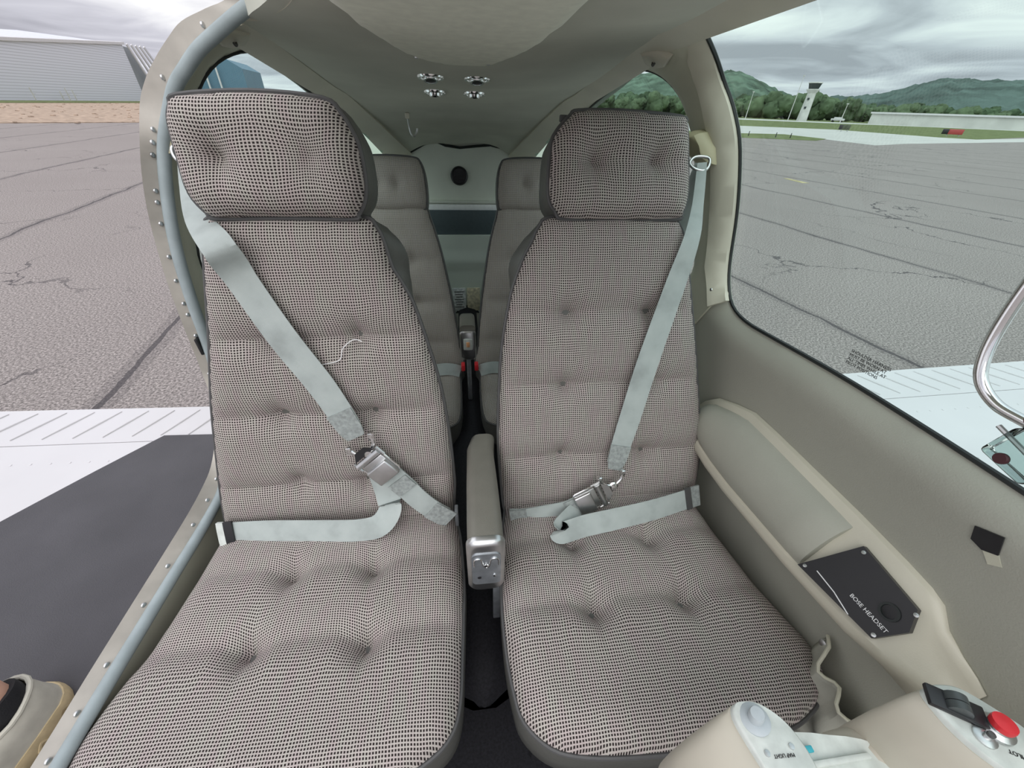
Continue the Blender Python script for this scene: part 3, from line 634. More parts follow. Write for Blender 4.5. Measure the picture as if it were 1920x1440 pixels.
mb = MB(); box(mb, (-.003, 1.192, 1.157), (.012, .003, .020), bev=.001); mb.build('bulb', plain('amber_glow', (.85, .45, .22), .3), lm)  # orange glow of the lamp given as a plain amber colour
mb = MB(); box(mb, (-.003, 1.27, .975), (.016, .02, .24), bev=.003); mb.build('bracket', 'dull', arm2)

# ------------------------------------------------------------------ belts
def ribbon(mb, pts, wdir, w_, th=.0016, n=6, wlist=None):
    P = crom(pts, n); m = len(P); W = [V(x) for x in (wdir if isinstance(wdir[0], (tuple, Vector, list)) else [wdir]*len(pts))]
    vs = []; uvs = []; L = 0; rings = []
    for i, p in enumerate(P):
        q = i/(m-1)*(len(W)-1); j = min(int(q), len(W)-2) if len(W) > 1 else 0
        wd = W[j].lerp(W[j+1], q-j) if len(W) > 1 else W[0]
        t = (P[min(i+1, m-1)]-P[max(i-1, 0)]).normalized(); wd = (wd-t*wd.dot(t)).normalized(); nn = t.cross(wd)
        ww = w_ if wlist is None else float(interp(i/(m-1), np.linspace(0, 1, len(wlist)), wlist))
        if i: L += (P[i]-P[i-1]).length
        for a, b in ((-.5, .5), (-.25, .62), (.25, .62), (.5, .5), (.5, -.5), (-.5, -.5)):
            vs.append(p+wd*a*ww+nn*b*th); uvs.append((a*ww, L))
        rings.append(1)
    fs = [(i*6+k, i*6+(k+1) % 6, (i+1)*6+(k+1) % 6, (i+1)*6+k) for i in range(m-1) for k in range(6)]+[(5, 4, 3, 2, 1, 0), tuple((m-1)*6+k for k in range(6))]
    mb.add(vs, fs, uvs); return P
def on(fr, l, h): return [fr(a, b, h) for a, b in l]
def anchor_cover(side, belt):
    # tan housing on the pillar with chrome D ring
    c = V((side*.515, .905, 1.80)); mb = MB()
    def R_(y, z, xx, s): return [V((side*(xx), y, z))]
    dy_ = .011 if side < 0 else 0
    out0 = [(.925, 1.818), (.95, 1.80), (.948, 1.768), (.912, 1.752), (.872, 1.762), (.878, 1.79), (.90, 1.815)]
    out0 = [(y_+dy_, z_) for y_, z_ in out0]
    cn = (.91, 1.795)
    rgs = [[V((side*(float(wx(y, z))-off), cn[0]+(y-cn[0])*k, cn[1]+(z-cn[1])*k)) for y, z in out0] for off, k in (((-.004, 1.05), (.012, 1.05), (.026, .92), (.034, .70), (.036, .45)) if side < 0 else ((-.004, 1.05), (.012, 1.05), (.030, .92), (.040, .70), (.043, .45)))]
    loft(mb, rgs); mb.build('anchor_cover', 'tan', belt)
    mb = MB(); a = [V((side*.515, .868, 1.775)), V((side*.513, .855, 1.757)), V((side*.500, .852, 1.748)), V((side*.478, .862, 1.752)), V((side*.470, .875, 1.763)), V((side*.485, .880, 1.776))]
    c_ = sum(a, V())/len(a); a = [c_+(p-c_)*.8 for p in a]; tube(mb, crom(a, 5, True), .003, 10, True); mb.build('guide_ring', 'alu', belt)
beltL = thing('seat_belt', 'grey three-point belt hanging across the front seat next to the open doorway, buckle undone', 'seat belt', (-.5, .7, 1.1), 'front seat belts')
anchor_cover(-1, beltL)
sh = [V((-.497, .864, 1.762)), V((-.474, .80, 1.719)), CAMP+(V((-.441, .735, 1.683))-CAMP)*.965, CAMP+(V((-.399, .685, 1.652))-CAMP)*.91]+on(FL, [(-.357, .568), (-.317, .469), (-.273, .379), (-.248, .318), (-.234, .285)], .047)
exn = FL.ex*.86+FL.et*.5
mb = MB(); ribbon(mb, sh, [(.87, .45, 0), (.87, .40, .1), (.87, .35, .2), (.87, .25, .38)]+[exn]*5, .049, wlist=[.016, .024, .036, .047, .05, .052, .052, .050, .044]); mb.build('shoulder_strap', 'web', beltL)
mb = MB(); ribbon(mb, [V((-.472, .872, 1.75)), V((-.475, .862, 1.69)), V((-.475, .83, 1.60)), V((-.47, .79, 1.50)), V((-.475, .76, 1.40))], [(.25, -.6, 0)]*5, .042, wlist=[.02, .035, .042, .042, .03]); mb.build('return_strap', 'web', beltL)
sth = [(-.240, .292), (-.228, .268), (-.222, .256)]
mb = MB(); ribbon(mb, on(FL, [(-.250, .318), (-.234, .280), (-.226, .262)], .049), exn, .048, .003, wlist=[.051, .047, .034]); mb.build('strap_end', 'webdark', beltL)
def pin(fr, c, h, ax, belt):
    mb = MB(); a, b = c; nrm = fr.en
    l = [fr(a-.024*ax[1], b+.024*ax[0], h), fr(a-.018*ax[1]-.010*ax[0], b+.018*ax[0]-.010*ax[1], h+.002), fr(a-.014*ax[0], b-.014*ax[1], h+.003), fr(a+.018*ax[1]-.010*ax[0], b-.018*ax[0]-.010*ax[1], h+.002), fr(a+.024*ax[1], b-.024*ax[0], h)]
    l = [fr(a+ax[1]*s*.027+ax[0]*t, b-ax[0]*s*.027+ax[1]*t, h) for s, t in ((-1, .012), (-.85, -.004), (-.35, -.014), (.35, -.014), (.85, -.004), (1, .012))]
    tube(mb, crom(l, 4), .0042, 10)
    box(mb, fr(a+ax[1]*.028+ax[0]*.008, b-ax[0]*.028+ax[1]*.008, h), (.011, .009, .018), bev=.002); box(mb, fr(a-ax[1]*.028+ax[0]*.008, b+ax[0]*.028+ax[1]*.008, h), (.011, .009, .018), bev=.002)
    lathe(mb, [(.011, -.002), (.011, .003), (.0075, .005), (.007, .009), (.0001, .0095)], fr(a-ax[0]*.018, b-ax[1]*.018, h), nrm, 16)
    return mb.build('harness_pin', 'chrome', belt)
pin(FL, (-.216, .243), .052, (-.55, .83), beltL)
def rotf(fr, ax):   # matrix with x along ax in frame plane
    X = (fr.ex*ax[0]+fr.et*ax[1]).normalized(); Z = fr.en; Y = Z.cross(X); return Matrix((X, Y, Z)).transposed()
def buckle(fr, c, h, ax, belt, labtext=False):
    R_ = rotf(fr, ax); ox = fr(c[0], c[1], h); e = lambda a, b, z: ox+R_ @ V((a*1.12, b*1.08, z))
    mb = MB(); box(mb, e(0, 0, 0), (.050, .050, .006), R_, .002); b = mb.build('buckle', 'alu', belt)
    mb = MB(); box(mb, e(.006, 0, .0080), (.040, .051, .011), R_, .003, 3); mb.build('buckle_flap', 'alu', b)
    mb = MB(); tube(mb, [e(-.030, -.026, .003), e(-.030, .026, .003)], .0065, 14); tube(mb, [e(-.018, -.028, .001), e(-.038, -.028, .001)], .003, 8); tube(mb, [e(-.018, .028, .001), e(-.038, .028, .001)], .003, 8); mb.build('adjuster_bar', 'alu', b)
    for s_ in (-1, 1):
        mb = MB(); tube(mb, [e(-.018, s_*.026, .0), e(.018, s_*.026, .0), e(.022, s_*.024, 0)], .002, 8); mb.build('side_rail', 'chrome', b)
    tp = [e(-.038, -.024, 0), e(-.038, .024, 0), e(-.052, .010, 0), e(-.052, -.010, 0)]; mb = MB(); loft(mb, [tp, [p+R_ @ V((0, 0, .003)) for p in tp]]); mb.build('tongue', 'black' if not labtext else 'alu', b)
    return b
axL = V((.64, -.77)).normalized()
buckle(FL, (-.186, .192), .058, axL, beltL)
wd = FL.ex*.77+FL.et*.64
mb = MB(); ribbon(mb, on(FL, [(-.172, .176), (-.150, .146), (-.125, .108), (-.098, .076)], .055)+[FL(-.074, .050, .050)], wd, .048, .003); mb.build('lap_strap', 'web', beltL)
mb = MB(); ribbon(mb, on(FL, [(-.160, .158), (-.140, .132)], .0595), wd, .047, .002, n=2); mb.build('strap_end', 'webdark', beltL)
mb = MB(); ribbon(mb, on(FL, [(-.098, .074), (-.058, .040)], .0575), wd, .047, .003, n=3); mb.build('strap_end', 'webdark', beltL)
mb = MB(); box(mb, (-.044, .54, 1.09), (.008, .024, .05), bev=.002); mb.build('anchor_bracket', 'dull', beltL)
# lap strap lying over the cushion and twisting up to the buckle
lp = [V((-.535, .530, 1.105)), V((-.44, .522, 1.112)), V((-.33, .512, 1.113)), V((-.25, .505, 1.115)), V((-.205, .508, 1.122)), V((-.182, .528, 1.145)), FL(-.186, .115, .047), FL(-.192, .165, .048)]
mb = MB(); ribbon(mb, lp, [(0, .45, .9), (0, .5, .85), (0, .5, .85), (-.1, .5, .85), (-.5, .55, .65), (-.85, .4, .3), (.95, .1, .25), (.95, 0, .3)], .048, n=10); mb.build('lap_strap', 'web', beltL)
mb = MB(); ribbon(mb, [V((-.537, .5285, 1.1065)), V((-.522, .527, 1.108))], (0, .45, .9), .051, .006, n=3); mb.build('belt_label', 'plate', beltL)
mb = MB(); ribbon(mb, [V((-.522, .526, 1.109)), V((-.505, .526, 1.110))], (0, .45, .9), .0525, .005, n=3); mb.build('strap_slider', 'black', beltL)
# pilot belt
beltR = thing('seat_belt', 'grey three-point belt buckled loosely across the pilot seat with folded lap strap', 'seat belt', (.5, .7, 1.1), 'front seat belts')
anchor_cover(1, beltR)
sh = [V((.497, .864, 1.764)), V((.482, .81, 1.693)), V((.449, .742, 1.645))]+on(FR, [(.424, .530), (.379, .369), (.347, .237), (.330, .170), (.322, .135)], .047)
exr = FR.ex*.95-FR.et*.3
mb = MB(); ribbon(mb, sh, [(.87, -.48, .05), (.87, -.4, .0), (.9, -.2, -.15)]+[exr]*5, .049, wlist=[.018, .022, .032, .044, .05, .05, .046, .04]); mb.build('shoulder_strap', 'web', beltR)
mb = MB(); ribbon(mb, [V((.497, .872, 1.762)), V((.492, .868, 1.68)), V((.492, .845, 1.60)), V((.492, .80, 1.50)), V((.494, .765, 1.40))], [(.4, -.5, 0)]*5, .042, wlist=[.02, .034, .042, .036, .028]); mb.build('return_strap', 'web', beltR)
mb = MB(); ribbon(mb, on(FR, [(.332, .178), (.325, .145), (.319, .12)], .049), exr, .048, .003, wlist=[.049, .044, .030]); mb.build('strap_end', 'webdark', beltR)
pin(FR, (.309, .103), .062, (-.25, .96), beltR)
axR = V((-.90, -.42)).normalized()
buckle(FR, (.252, .058), .070, axR, beltR, True)
wd = FR.ex*-.40+FR.et*.92
mb = MB(); ribbon(mb, on(FR, [(.240, .050), (.212, .036), (.180, .030), (.14, .026)], .066)+[FR(.11, .020, .060), FR(.08, .016, .050)], wd, .048, .003); mb.build('lap_strap', 'web', beltR)
mb = MB(); ribbon(mb, on(FR, [(.228, .043), (.205, .033)], .070), wd, .047, .002, n=2); mb.build('strap_end', 'webdark', beltR)
mb = MB(); ribbon(mb, [FR(.115, .021, .064), FR(.078, .016, .056)], wd, .047, .003, n=3); mb.build('strap_end', 'webdark', beltR)
lp = [V((.518, .522, 1.118)), V((.465, .510, 1.116)), V((.39, .496, 1.112)), V((.30, .483, 1.110)), V((.235, .476, 1.106)), V((.186, .466, 1.104)), V((.177, .470, 1.108)), V((.190, .482, 1.111)), V((.210, .497, 1.109)), V((.230, .512, 1.107)), V((.248, .525, 1.106))]
mb = MB(); ribbon(mb, lp, [(.1, .5, .85), (.1, .5, .85), (.15, .55, .8), (.15, .6, .75), (.12, .6, .75), (0, .6, .75), (0, .6, .75), (-.1, .6, .75), (-.4, .6, .6), (-.7, .3, .5), (-.8, .2, .5)], .048, n=8); mb.build('lap_strap', 'web', beltR)
mb = MB(); ribbon(mb, [V((.523, .5225, 1.120)), V((.500, .5175, 1.1195))], (.1, .5, .85), .05, .004, n=3); mb.build('strap_end', 'webdark', beltR)
mb = MB(); ribbon(mb, [V((.500, .5165, 1.1205)), V((.486, .5135, 1.1195))], (.1, .5, .85), .053, .004, n=3); mb.build('strap_slider', 'piping', beltR)
# rear lap belts
for sd, lab in ((-1, 'folded grey lap belt lying on the rear seat behind the doorway seat'), (1, 'folded grey lap belt lying on the rear seat behind the pilot seat')):
    bl = thing('lap_belt', lab, 'seat belt', (sd*.2, 1.38, .93), 'rear lap belts')
    mb = MB(); ribbon(mb, [V((sd*.042, 1.37, .925)), V((sd*.09, 1.36, .945)), V((sd*.15, 1.355, .945)), V((sd*.25, 1.35, .945))], (0, .5, .85), .05, .004); mb.build('lap_strap', 'web', bl)
    mb = MB(); box(mb, (sd*.028, 1.375, .945), (.016, .03, .03), bev=.003); mb.build('release_button', 'red', bl)

# ------------------------------------------------------------------ right side armrest moulding, panel plate, pocket
mould = thing('side_armrest', 'cream moulded armrest with padded grey top along the wall beside the pilot seat', 'armrest', (.55, .4, 1.2))
st_y = [.715, .70, .66, .60, .55, .48, .40, .30, .22, .185, .165, .145, .12, .10, .085]
zu = interp(st_y, [.085, .098, .14, .169, .195, .266, .483, .56, .64, .682, .703, .715][::1], [1.293, 1.300, 1.313, 1.345, 1.347, 1.349, 1.341, 1.336, 1.300, 1.279, 1.245, 1.225])
zl = interp(st_y, [.08, .16, .30, .52, .61, .65, .70, .715], [1.262, 1.253, 1.224, 1.194, 1.20, 1.205, 1.215, 1.222])
prot = interp(st_y, [.085, .10, .145, .18, .60, .68, .715], [.02, .035, .055, .066, .066, .05, .015])
def sect(i, y):
    X = float(wx(y, 1.3)); zu_, zl_, pr = zu[i], zl[i], prot[i]
    if zl_ > zu_-.02: zl_ = zu_-.02
    k = pr/.066
    return [(X-.001, zu_+.006), (X-.004, zu_+.008), (X-.012*k, zu_+.006), (X-.018*k, zu_-.003), (X-.021*k, zu_-.012), (X-.035*k, zu_-.012-(zu_-zl_)*.20), (X-.055*k, zl_+.016), (X-pr*.97, zl_+.010), (X-pr, zl_+.001), (X-pr*.97, zl_-.010), (X-pr*.7, zl_-.026), (X-.010, zl_-.055), (X-.001, zl_-.058)]
rings = [[V((a, y, b)) for a, b in sect(i, y)] for i, y in enumerate(st_y)]
mb = MB(); loft(mb, rings); mb.build('moulding', 'beige', mould)
# pad
rings = []
for y in np.linspace(.285, .675, 16):
    i = 0; X = float(wx(y, 1.3)); a = float(interp(y, st_y[::-1], zu[::-1])); b = float(interp(y, st_y[::-1], zl[::-1])); pr = float(interp(y, st_y[::-1], prot[::-1])); k = pr/.066
    p0 = V((X-.020*k, y, a-.006)); p1 = V((X-pr*.93, y, b+.012)); e_ = min(1, (y-.28)/.03+.45, (.685-y)/.05+.25)
    nn = V((-(a-b), 0, pr*.8)).normalized(); row = []
    for q in np.linspace(0, 1, 9): row.append(p0.lerp(p1, q)+nn*(.024*e_*math.sin(math.pi*q)**.5-.002))
    row += [p1-nn*.01, p0-nn*.01]; rings.append(row)
mb = MB(); loft(mb, rings); mb.build('arm_pad', 'panel', mould)
# headset plate
def onbody(y, q, h=0):
    X = float(wx(y, 1.3)); a = float(interp(y, st_y[::-1], zu[::-1])); b = float(interp(y, st_y[::-1], zl[::-1])); pr = float(interp(y, st_y[::-1], prot[::-1])); k = pr/.066
    p0 = V((X-.019*k, y, a-.006)); p1 = V((X-pr*.95, y, b+.014)); nn = V((-(p0.z-p1.z), 0, (p0.x-p1.x))).normalized()
    return p0.lerp(p1, q)+nn*h
plate = thing('headset_plate', 'black headset socket plate screwed onto the front of the cream side armrest', 'socket plate', tuple(onbody(.21, .5)))
pc_ = onbody(.215, .5); pn_ = (onbody(.215, .5, .02)-pc_).normalized(); pe_ = (onbody(.16, .5)-onbody(.27, .5)).normalized(); pe_ = (pe_-pn_*pe_.dot(pn_)).normalized(); pw_ = pn_.cross(pe_)
if (onbody(.215, .9)-onbody(.215, .1)).dot(pw_) < 0: pw_ = -pw_
onb0 = onbody
def onbody(y, q, h=0):
    P = onb0(y, q); dlt = P-pc_; return pc_+pe_*dlt.dot(pe_)+pw_*dlt.dot(pw_)+pn_*(h+.004)
cor = [(.279, .95), (.255, .06), (.168, .06), (.152, .30), (.162, .95)]
mb = MB(); loft(mb, [[onbody(y, q, h) for y, q in cor] for h in (-.004, .0055)]); mb.build('plate', 'black', plate)
for y, q in ((.272, .88), (.248, .12), (.164, .12), (.164, .88)):
    p = onbody(y, q, .0055); mb = MB(); lathe(mb, [(.003, 0), (.0028, .0012), (.0001, .0016)], p, (-.6, 0, .8), 10); mb.build('screw', 'alu', plate)
p = onbody(.178, .42, .0055); nn = (onbody(.19, .42, .02)-onbody(.19, .42, 0)).normalized()
mb = MB(); lathe(mb, [(.012, 0), (.012, .002), (.009, .002), (.008, -.003), (.0001, -.003)], p, nn, 20); mb.build('socket', 'gasket', plate)
a0 = onbody(.232, .72, .0060); a1 = onbody(.165, .74, .0060)
text('headset_text', 'BOSE HEADSET', .0078, onbody(.213, .70, .0063), a1-a0, onbody(.2, .3, 0)-onbody(.2, .8, 0), 'ltape', plate)
mb = MB(); tube(mb, [onbody(.258, .80, .0058), onbody(.225, .84, .0058), onbody(.195, .93, .0058)], .0008, 6); mb.build('scratch', 'ltape', plate)
# tape patch on the wall
mb = MB(); pc = [(.203, 1.466), (.180, 1.478), (.172, 1.455), (.184, 1.447), (.197, 1.449)]
loft(mb, [[V((float(wx(y, z))-off, y, z)) for y, z in pc] for off in (.0005, .002)]); tag(mb.build('tape_patch', 'black'), 'small ragged black tape patch stuck on the grey wall under the pilot window', 'tape')
mb = MB(); pc = [(.184, 1.4475), (.172, 1.4555), (.163, 1.446), (.172, 1.437)]
loft(mb, [[V((float(wx(y, z))-off, y, z)) for y, z in pc] for off in (.0003, .001)]); tag(mb.build('glue_smudge', 'olive'), 'smudge of old glue on the grey wall at the lower corner of the tape patch', 'smudge')
# map pocket
pk = thing('map_pocket', 'crumpled grey vinyl map pocket snapped to the wall below the pilot armrest', 'pocket', (.58, .17, 1.05))
nx_, nz_ = 16, 14; vs = []; 
for i in range(nx_+1):
    for j in range(nz_+1):
        q, z_ = i/nx_, j/nz_; y = .215-.135*q; zt = 1.125-.03*q; z = .93+(zt-.93)*z_
        bl = .052*math.sin(math.pi*min(1, q*1.02))**.6*(.55+.45*z_)+.010*math.sin(q*17+z_*3)*z_+.008*math.sin(z_*9+q*5)
        vs.append((.598-max(.003, bl), y, z+.008*math.sin(q*14)*z_))
fs = [(i*(nz_+1)+j, i*(nz_+1)+j+1, (i+1)*(nz_+1)+j+1, (i+1)*(nz_+1)+j) for i in range(nx_) for j in range(nz_)]
mb = MB(); mb.add(vs, fs); ob = mb.build('pocket_bag', 'panel', pk); md = ob.modifiers.new('s', 'SOLIDIFY'); md.thickness = .002
mb = MB(); tube(mb, [V(vs[i*(nz_+1)+nz_])+V((-.001, 0, .001)) for i in range(nx_+1)], .0028, 8); mb.build('pocket_hem', 'olive', pk)
mb = MB(); lathe(mb, [(.006, -.004), (.006, .002), (.003, .003), (.0001, .0032)], (.582, .208, 1.118), (-1, 0, .2), 14); mb.build('snap', 'alu', pk)
# dark oval hole cover on wall
mb = MB(); lathe(mb, [(.014, 0), (.014, .006), (.009, .008), (.0001, .008)], (float(wx(.87, 1.42))-.004, .885, 1.425), (-1, 0, 0), 16); tag(mb.build('belt_slot', 'black'), 'dark slot in the cream pillar foot beside the pilot seat back', 'slot')
# pillar screw
mb = MB(); lathe(mb, [(.004, 0), (.0035, .0015), (.0001, .002)], (float(wx(.79, 1.51))-.0135, .795, 1.515), (-1, 0, 0), 12); tag(mb.build('trim_screw', 'alu'), 'small screw at the foot of the cream window trim', 'screw')
# window placard text
text('window_placard', 'SHOULDER HARNESS\nMUST BE WORN AT\nALL TIMES WHILE AT\nPILOT POSITIONS', .0069, (.605, .461, 1.547), (0, -1, .09), (0, 0, 1), 'ink', win1)

# ------------------------------------------------------------------ overhead items
def coat_hook(side, lab):
    c = [(1.015, 1.938), (.992, 1.952), (.955, 1.951), (.940, 1.942), (.975, 1.931), (1.0, 1.930)]
    y, z = .975, 1.942; X = float(wx(y, z)); t = thing('coat_hook', lab, 'hook', (side*X, y, z), 'coat hooks')
    cm = V((X, y, z)); nn = V((-.45, 0, -.9)).normalized(); pts = [V((float(wx(a, b)), a, b)) for a, b in c]
    mb = MB(); loft(mb, [[V((side*(q:=cm+(p-cm)*k+nn*h).x, q.y, q.z)) for p in pts] for h, k in ((.004, 1.1), (.010, 1.05), (.014, .85))]); mb.build('hook_plate', 'beige', t)
    mb = MB(); o_ = cm+nn*.014; tube(mb, crom([V((side*(o_.x+a), o_.y+b, o_.z+c_)) for a, b, c_ in ((.002, .012, .003), (-.002, .008, -.004), (-.004, -.002, -.007), (-.004, -.008, -.004))], 4), .0022, 8); mb.build('hook_arm', 'piping', t)
coat_hook(1, 'small cream coat hook on the pillar above the pilot seat belt anchor'); coat_hook(-1, 'small cream coat hook above the open doorway, near the rear left window')
# overhead panel
ovp = [(-.145, .70), (-.128, .78), (-.108, .86), (-.085, .915), (-.05, .955), (.0, .972), (.05, .97), (.075, .955), (.10, .905), (.128, .83), (.148, .72)]
ov_s = [tuple(p)[:2] for p in crom([(a*1.0, b, 0) for a, b in ([(-.165, .25), (-.16, .5)]+ovp+[(.16, .5), (.165, .25)])], 4)]
def cz(y, x):
    xr = railx(y); q = x/(xr+.012); return railz(y)+(ceilz(y)-railz(y))*(1-q*q)
ovt = thing('overhead_panel', 'cream plastic shield panel screwed to the headliner above the front seats', 'panel', (0, .6, 1.94))
mb = MB(); 
def ovf(k):
    def fn(p):
        dd = polydist(ov_s, p); return np.c_[p[:, 0], p[:, 1], cz(p[:, 1], p[:, 0])-k*(.016*np.clip(dd/.02, 0, 1)**.5)-.003]
    return fn
sheet(mb, ov_s, [], .015, ovf(1), lambda p: np.c_[p[:, 0], p[:, 1], cz(p[:, 1], p[:, 0])-.002]); mb.build('panel_body', plain('pale_overhead_plastic', (.84, .86, .73), .5), ovt)
for x, y in ((-.070, .905), (.058, .935)):
    mb = MB(); lathe(mb, [(.0045, -.004), (.004, .001), (.0001, .0015)], (x, y, float(cz(y, x))-.018), (0, -.1, -1), 12); mb.build('screw', 'alu', ovt)
# chrome vents / lights
for x, y, lab in ((-.062, 1.16, 'chrome ceiling air outlet, nearer one of the left pair'), (.046, 1.16, 'chrome ceiling air outlet, nearer one of the right pair'), (-.066, 1.38, 'chrome ceiling air outlet, farther one of the left pair'), (.046, 1.38, 'chrome ceiling air outlet, farther one of the right pair')):
    z = float(cz(y, x)); t = thing('air_outlet', lab, 'air vent', (x, y, z), 'ceiling air outlets')
    mb = MB(); lathe(mb, [(.032, -.002), (.032, .003), (.030, .006), (.024, .006), (.023, .003), (.0225, -.002)], (x, y, z), (0, -.12, -1), 28); mb.build('flange', 'chrome', t)
    mb = MB(); lathe(mb, [(.017, -.002), (.018, .007), (.016, .011), (.012, .011), (.011, .006), (.0001, .006)], (x, y, z), (0, .15 if y > 1.3 else -.35, -1), 24); nz = mb.build('nozzle', 'chrome', t)
    mb = MB(); lathe(mb, [(.0105, .0065), (.0105, .010), (.0001, .0105)], (x, y, z), (0, .15 if y > 1.3 else -.35, -1), 20); mb.build('outlet_core', 'black', nz)
# ceiling hook
hk = thing('hanger_hook', 'thin metal hanger hook dropping from the rear headliner left of the speaker', 'hook', (-.18, 1.7, float(cz(1.7, -.18))))
mb = MB(); box(mb, (-.183, 1.70, float(cz(1.7, -.18))-.008), (.016, .012, .018), bev=.003); mb.build('hook_mount', 'beige', hk)
mb = MB(); zc_ = float(cz(1.7, -.18)); tube(mb, crom([(-.183, 1.70, zc_-.015), (-.182, 1.71, zc_-.04), (-.178, 1.715, zc_-.062), (-.168, 1.715, zc_-.070), (-.158, 1.715, zc_-.058), (-.154, 1.715, zc_-.045)], 5), .003, 8); mb.build('hook_arm', 'alu', hk)
# speaker
spk = thing('speaker', 'round black speaker on the rear bulkhead', 'speaker', (-.012, 2.24, 1.547))
mb = MB(); lathe(mb, [(.044, -.004), (.044, .006), (.040, .010), (.036, .008), (.034, .003), (.0001, .003)], (-.012, 2.244, 1.547), (0, -1, 0), 32); mb.build('speaker_ring', 'black', spk)
for k in range(3):
    mb = MB(); box(mb, (-.012, 2.238, 1.532+.015*k), (.05-.008*abs(k-1), .006, .005), bev=.001); mb.build('grille_bar', 'black', spk)
# cards on the baggage panel
for x, m_, lab in ((-.045, 'paper', 'grey printed card hanging on the baggage panel, left of a yellowed one'), (.040, 'paperb', 'yellowed card hanging on the baggage panel, right of a grey one')):
    t = thing('placard_card', lab, 'card', (x, 2.175, .90)); mb = MB(); box(mb, (x, 2.172, .90), (.077, .004, .145), bev=.001); mb.build('card', m_, t)
    if x < 0:
        for k in range(7): mb = MB(); box(mb, (x, 2.169, .95-.016*k), (.055-.02*(k % 3)*.5, .001, .004)); mb.build('print_line', 'piping', t)
mb = MB(); box(mb, (0, 2.0, .80), (.5, .30, .05), bev=.01, seg=3); tag(mb.build('baggage_shelf', 'armvinyl'), 'dark padded shelf edge behind the rear seats, under the cards', 'shelf')

# ------------------------------------------------------------------ control yoke (near camera)
yk = thing('control_yoke', 'cream control wheel at the lower right with two horns and push buttons', 'control wheel', (.36, -.02, 1.25))
def poly3(l, z): return [V((a, b, z)) for a, b in l]
def slab(name, rings, mat, parent, n=4):
    mb = MB(); loft(mb, [crom(rg, n, True) for rg in rings]); return mb.build(name, mat, parent, angle=50)
topL = [(.2460, .0945), (.256, .0965), (.273, .0935), (.29, .081), (.298, .065), (.300, .046), (.296, .02), (.285, -.01), (.262, -.012), (.252, .02), (.249, .046), (.244, .068), (.2415, .085)]
def mod(l, dx0, k): return [V((a+dx0*max(0, (.275-a)/.03), b, 0)) for a, b in l]
rings = []
for z, ex_, sh_ in ((1.20, .045, .0), (1.26, .055, 0), (1.31, .050, 0), (1.345, .030, 0), (1.358, .012, 0), (1.364, .002, 0)):
    rg = []
    for a, b in topL:
        q = min(1, max(0, (.275-a)/.033)); rg.append(V((a-ex_*q*(1.0-.25*max(0, (b-.05)/.05)), b-.010*q*(ex_/.05), z)))
    rings.append(rg)
slab('grip', rings, 'grip', yk)
pt = [(a+(.27-a)*.04, b) for a, b in topL]; slab('switch_plate', [[V((a, b, 1.363)) for a, b in pt], [V((a, b, 1.369)) for a, b in pt], [V((a+(.27-a)*.08, b, 1.371)) for a, b in pt]], 'plate', yk)
mb = MB(); lathe(mb, [(.0135, 0), (.0135, .002), (.010, .004), (.0068, .004), (.0068, .012), (.006, .0145), (.0001, .015)], (.2615, .082, 1.371), (-.15, .1, 1), 22); b_ = mb.build('push_button', 'btn', yk)
for x, y in ((.258, .058), (.284, .060)): mb = MB(); lathe(mb, [(.0028, 0), (.0025, .0012), (.0001, .0016)], (x, y, 1.371), (0, 0, 1), 10); mb.build('screw', 'alu', yk)
text('switch_text', 'MAP LIGHT', .0040, (.283, .0555, 1.3715), (-1, .05, 0), (0, -1, 0), 'ink', yk)
topR = [(.452, .083), (.462, .088), (.478, .088), (.495, .083), (.511, .067), (.527, .045), (.53, .02), (.52, .0), (.500, -.004), (.482, .012), (.466, .030), (.457, .045), (.452, .062)]
rings = []
for z, ex_ in ((1.17, .012), (1.25, .022), (1.31, .022), (1.345, .014), (1.358, .006), (1.364, .001)):
    rings.append([V((a-ex_*min(1, max(0, (.49-a)/.03)), b-ex_*.3*min(1, max(0, (.05-b)/.03)), z)) for a, b in topR])
slab('grip', rings, 'grip', yk)
slab('switch_plate', [[V((a, b, 1.363)) for a, b in topR], [V((a, b, 1.369)) for a, b in topR], [V((a+(.485-a)*.05, b+(.045-b)*.05, 1.371)) for a, b in topR]], 'plate', yk)
R3 = Matrix.Rotation(math.radians(-33), 3, 'Z')
mb = MB(); box(mb, (.470, .070, 1.374), (.046, .020, .006), R3, .0015); rk = mb.build('rocker_base', 'black', yk)
mb = MB(); tube(mb, [V((.470, .070, 1.377))+R3 @ V((0, -.0075, 0)), V((.470, .070, 1.377))+R3 @ V((0, -.0003, 0))], .0095, 20); tube(mb, [V((.470, .070, 1.377))+R3 @ V((0, .0006, 0)), V((.470, .070, 1.377))+R3 @ V((0, .008, 0))], .0095, 20); mb.build('trim_rocker', plain('dark_grey_rocker', (.06, .07, .07), .35), rk)
for c, rr, hh, nm, mt in (((.494, .050, 1.371), .0088, .0, 'red_button', 'red'),):
    mb = MB(); lathe(mb, [(.013, 0), (.013, .003), (.009, .006), (.009, .009)], c, (.0, .1, 1), 22); mb.build('button_collar', 'alu', yk)
    mb = MB(); lathe(mb, [(.0092, .0085), (.0095, .012), (.009, .0148), (.0001, .016)], c, (0, .1, 1), 24); mb.build(nm, mt, yk)
mb = MB(); lathe(mb, [(.009, 0), (.009, .002), (.005, .004), (.0035, .004), (.0035, .008), (.0001, .008)], (.476, .046, 1.371), (0, 0, 1), 18); mb.build('toggle_nut', 'alu', yk)
mb = MB(); lathe(mb, [(.003, .0), (.003, .0095), (.0001, .010)], (.476, .046, 1.372), (0, 0, 1), 12); mb.build('toggle', 'piping', yk)
text('switch_text', 'AUTOPILOT\nDISC', .0050, (.512, .022, 1.3715), (-1, .62, 0), (-.62, -1, 0), 'ink', yk)
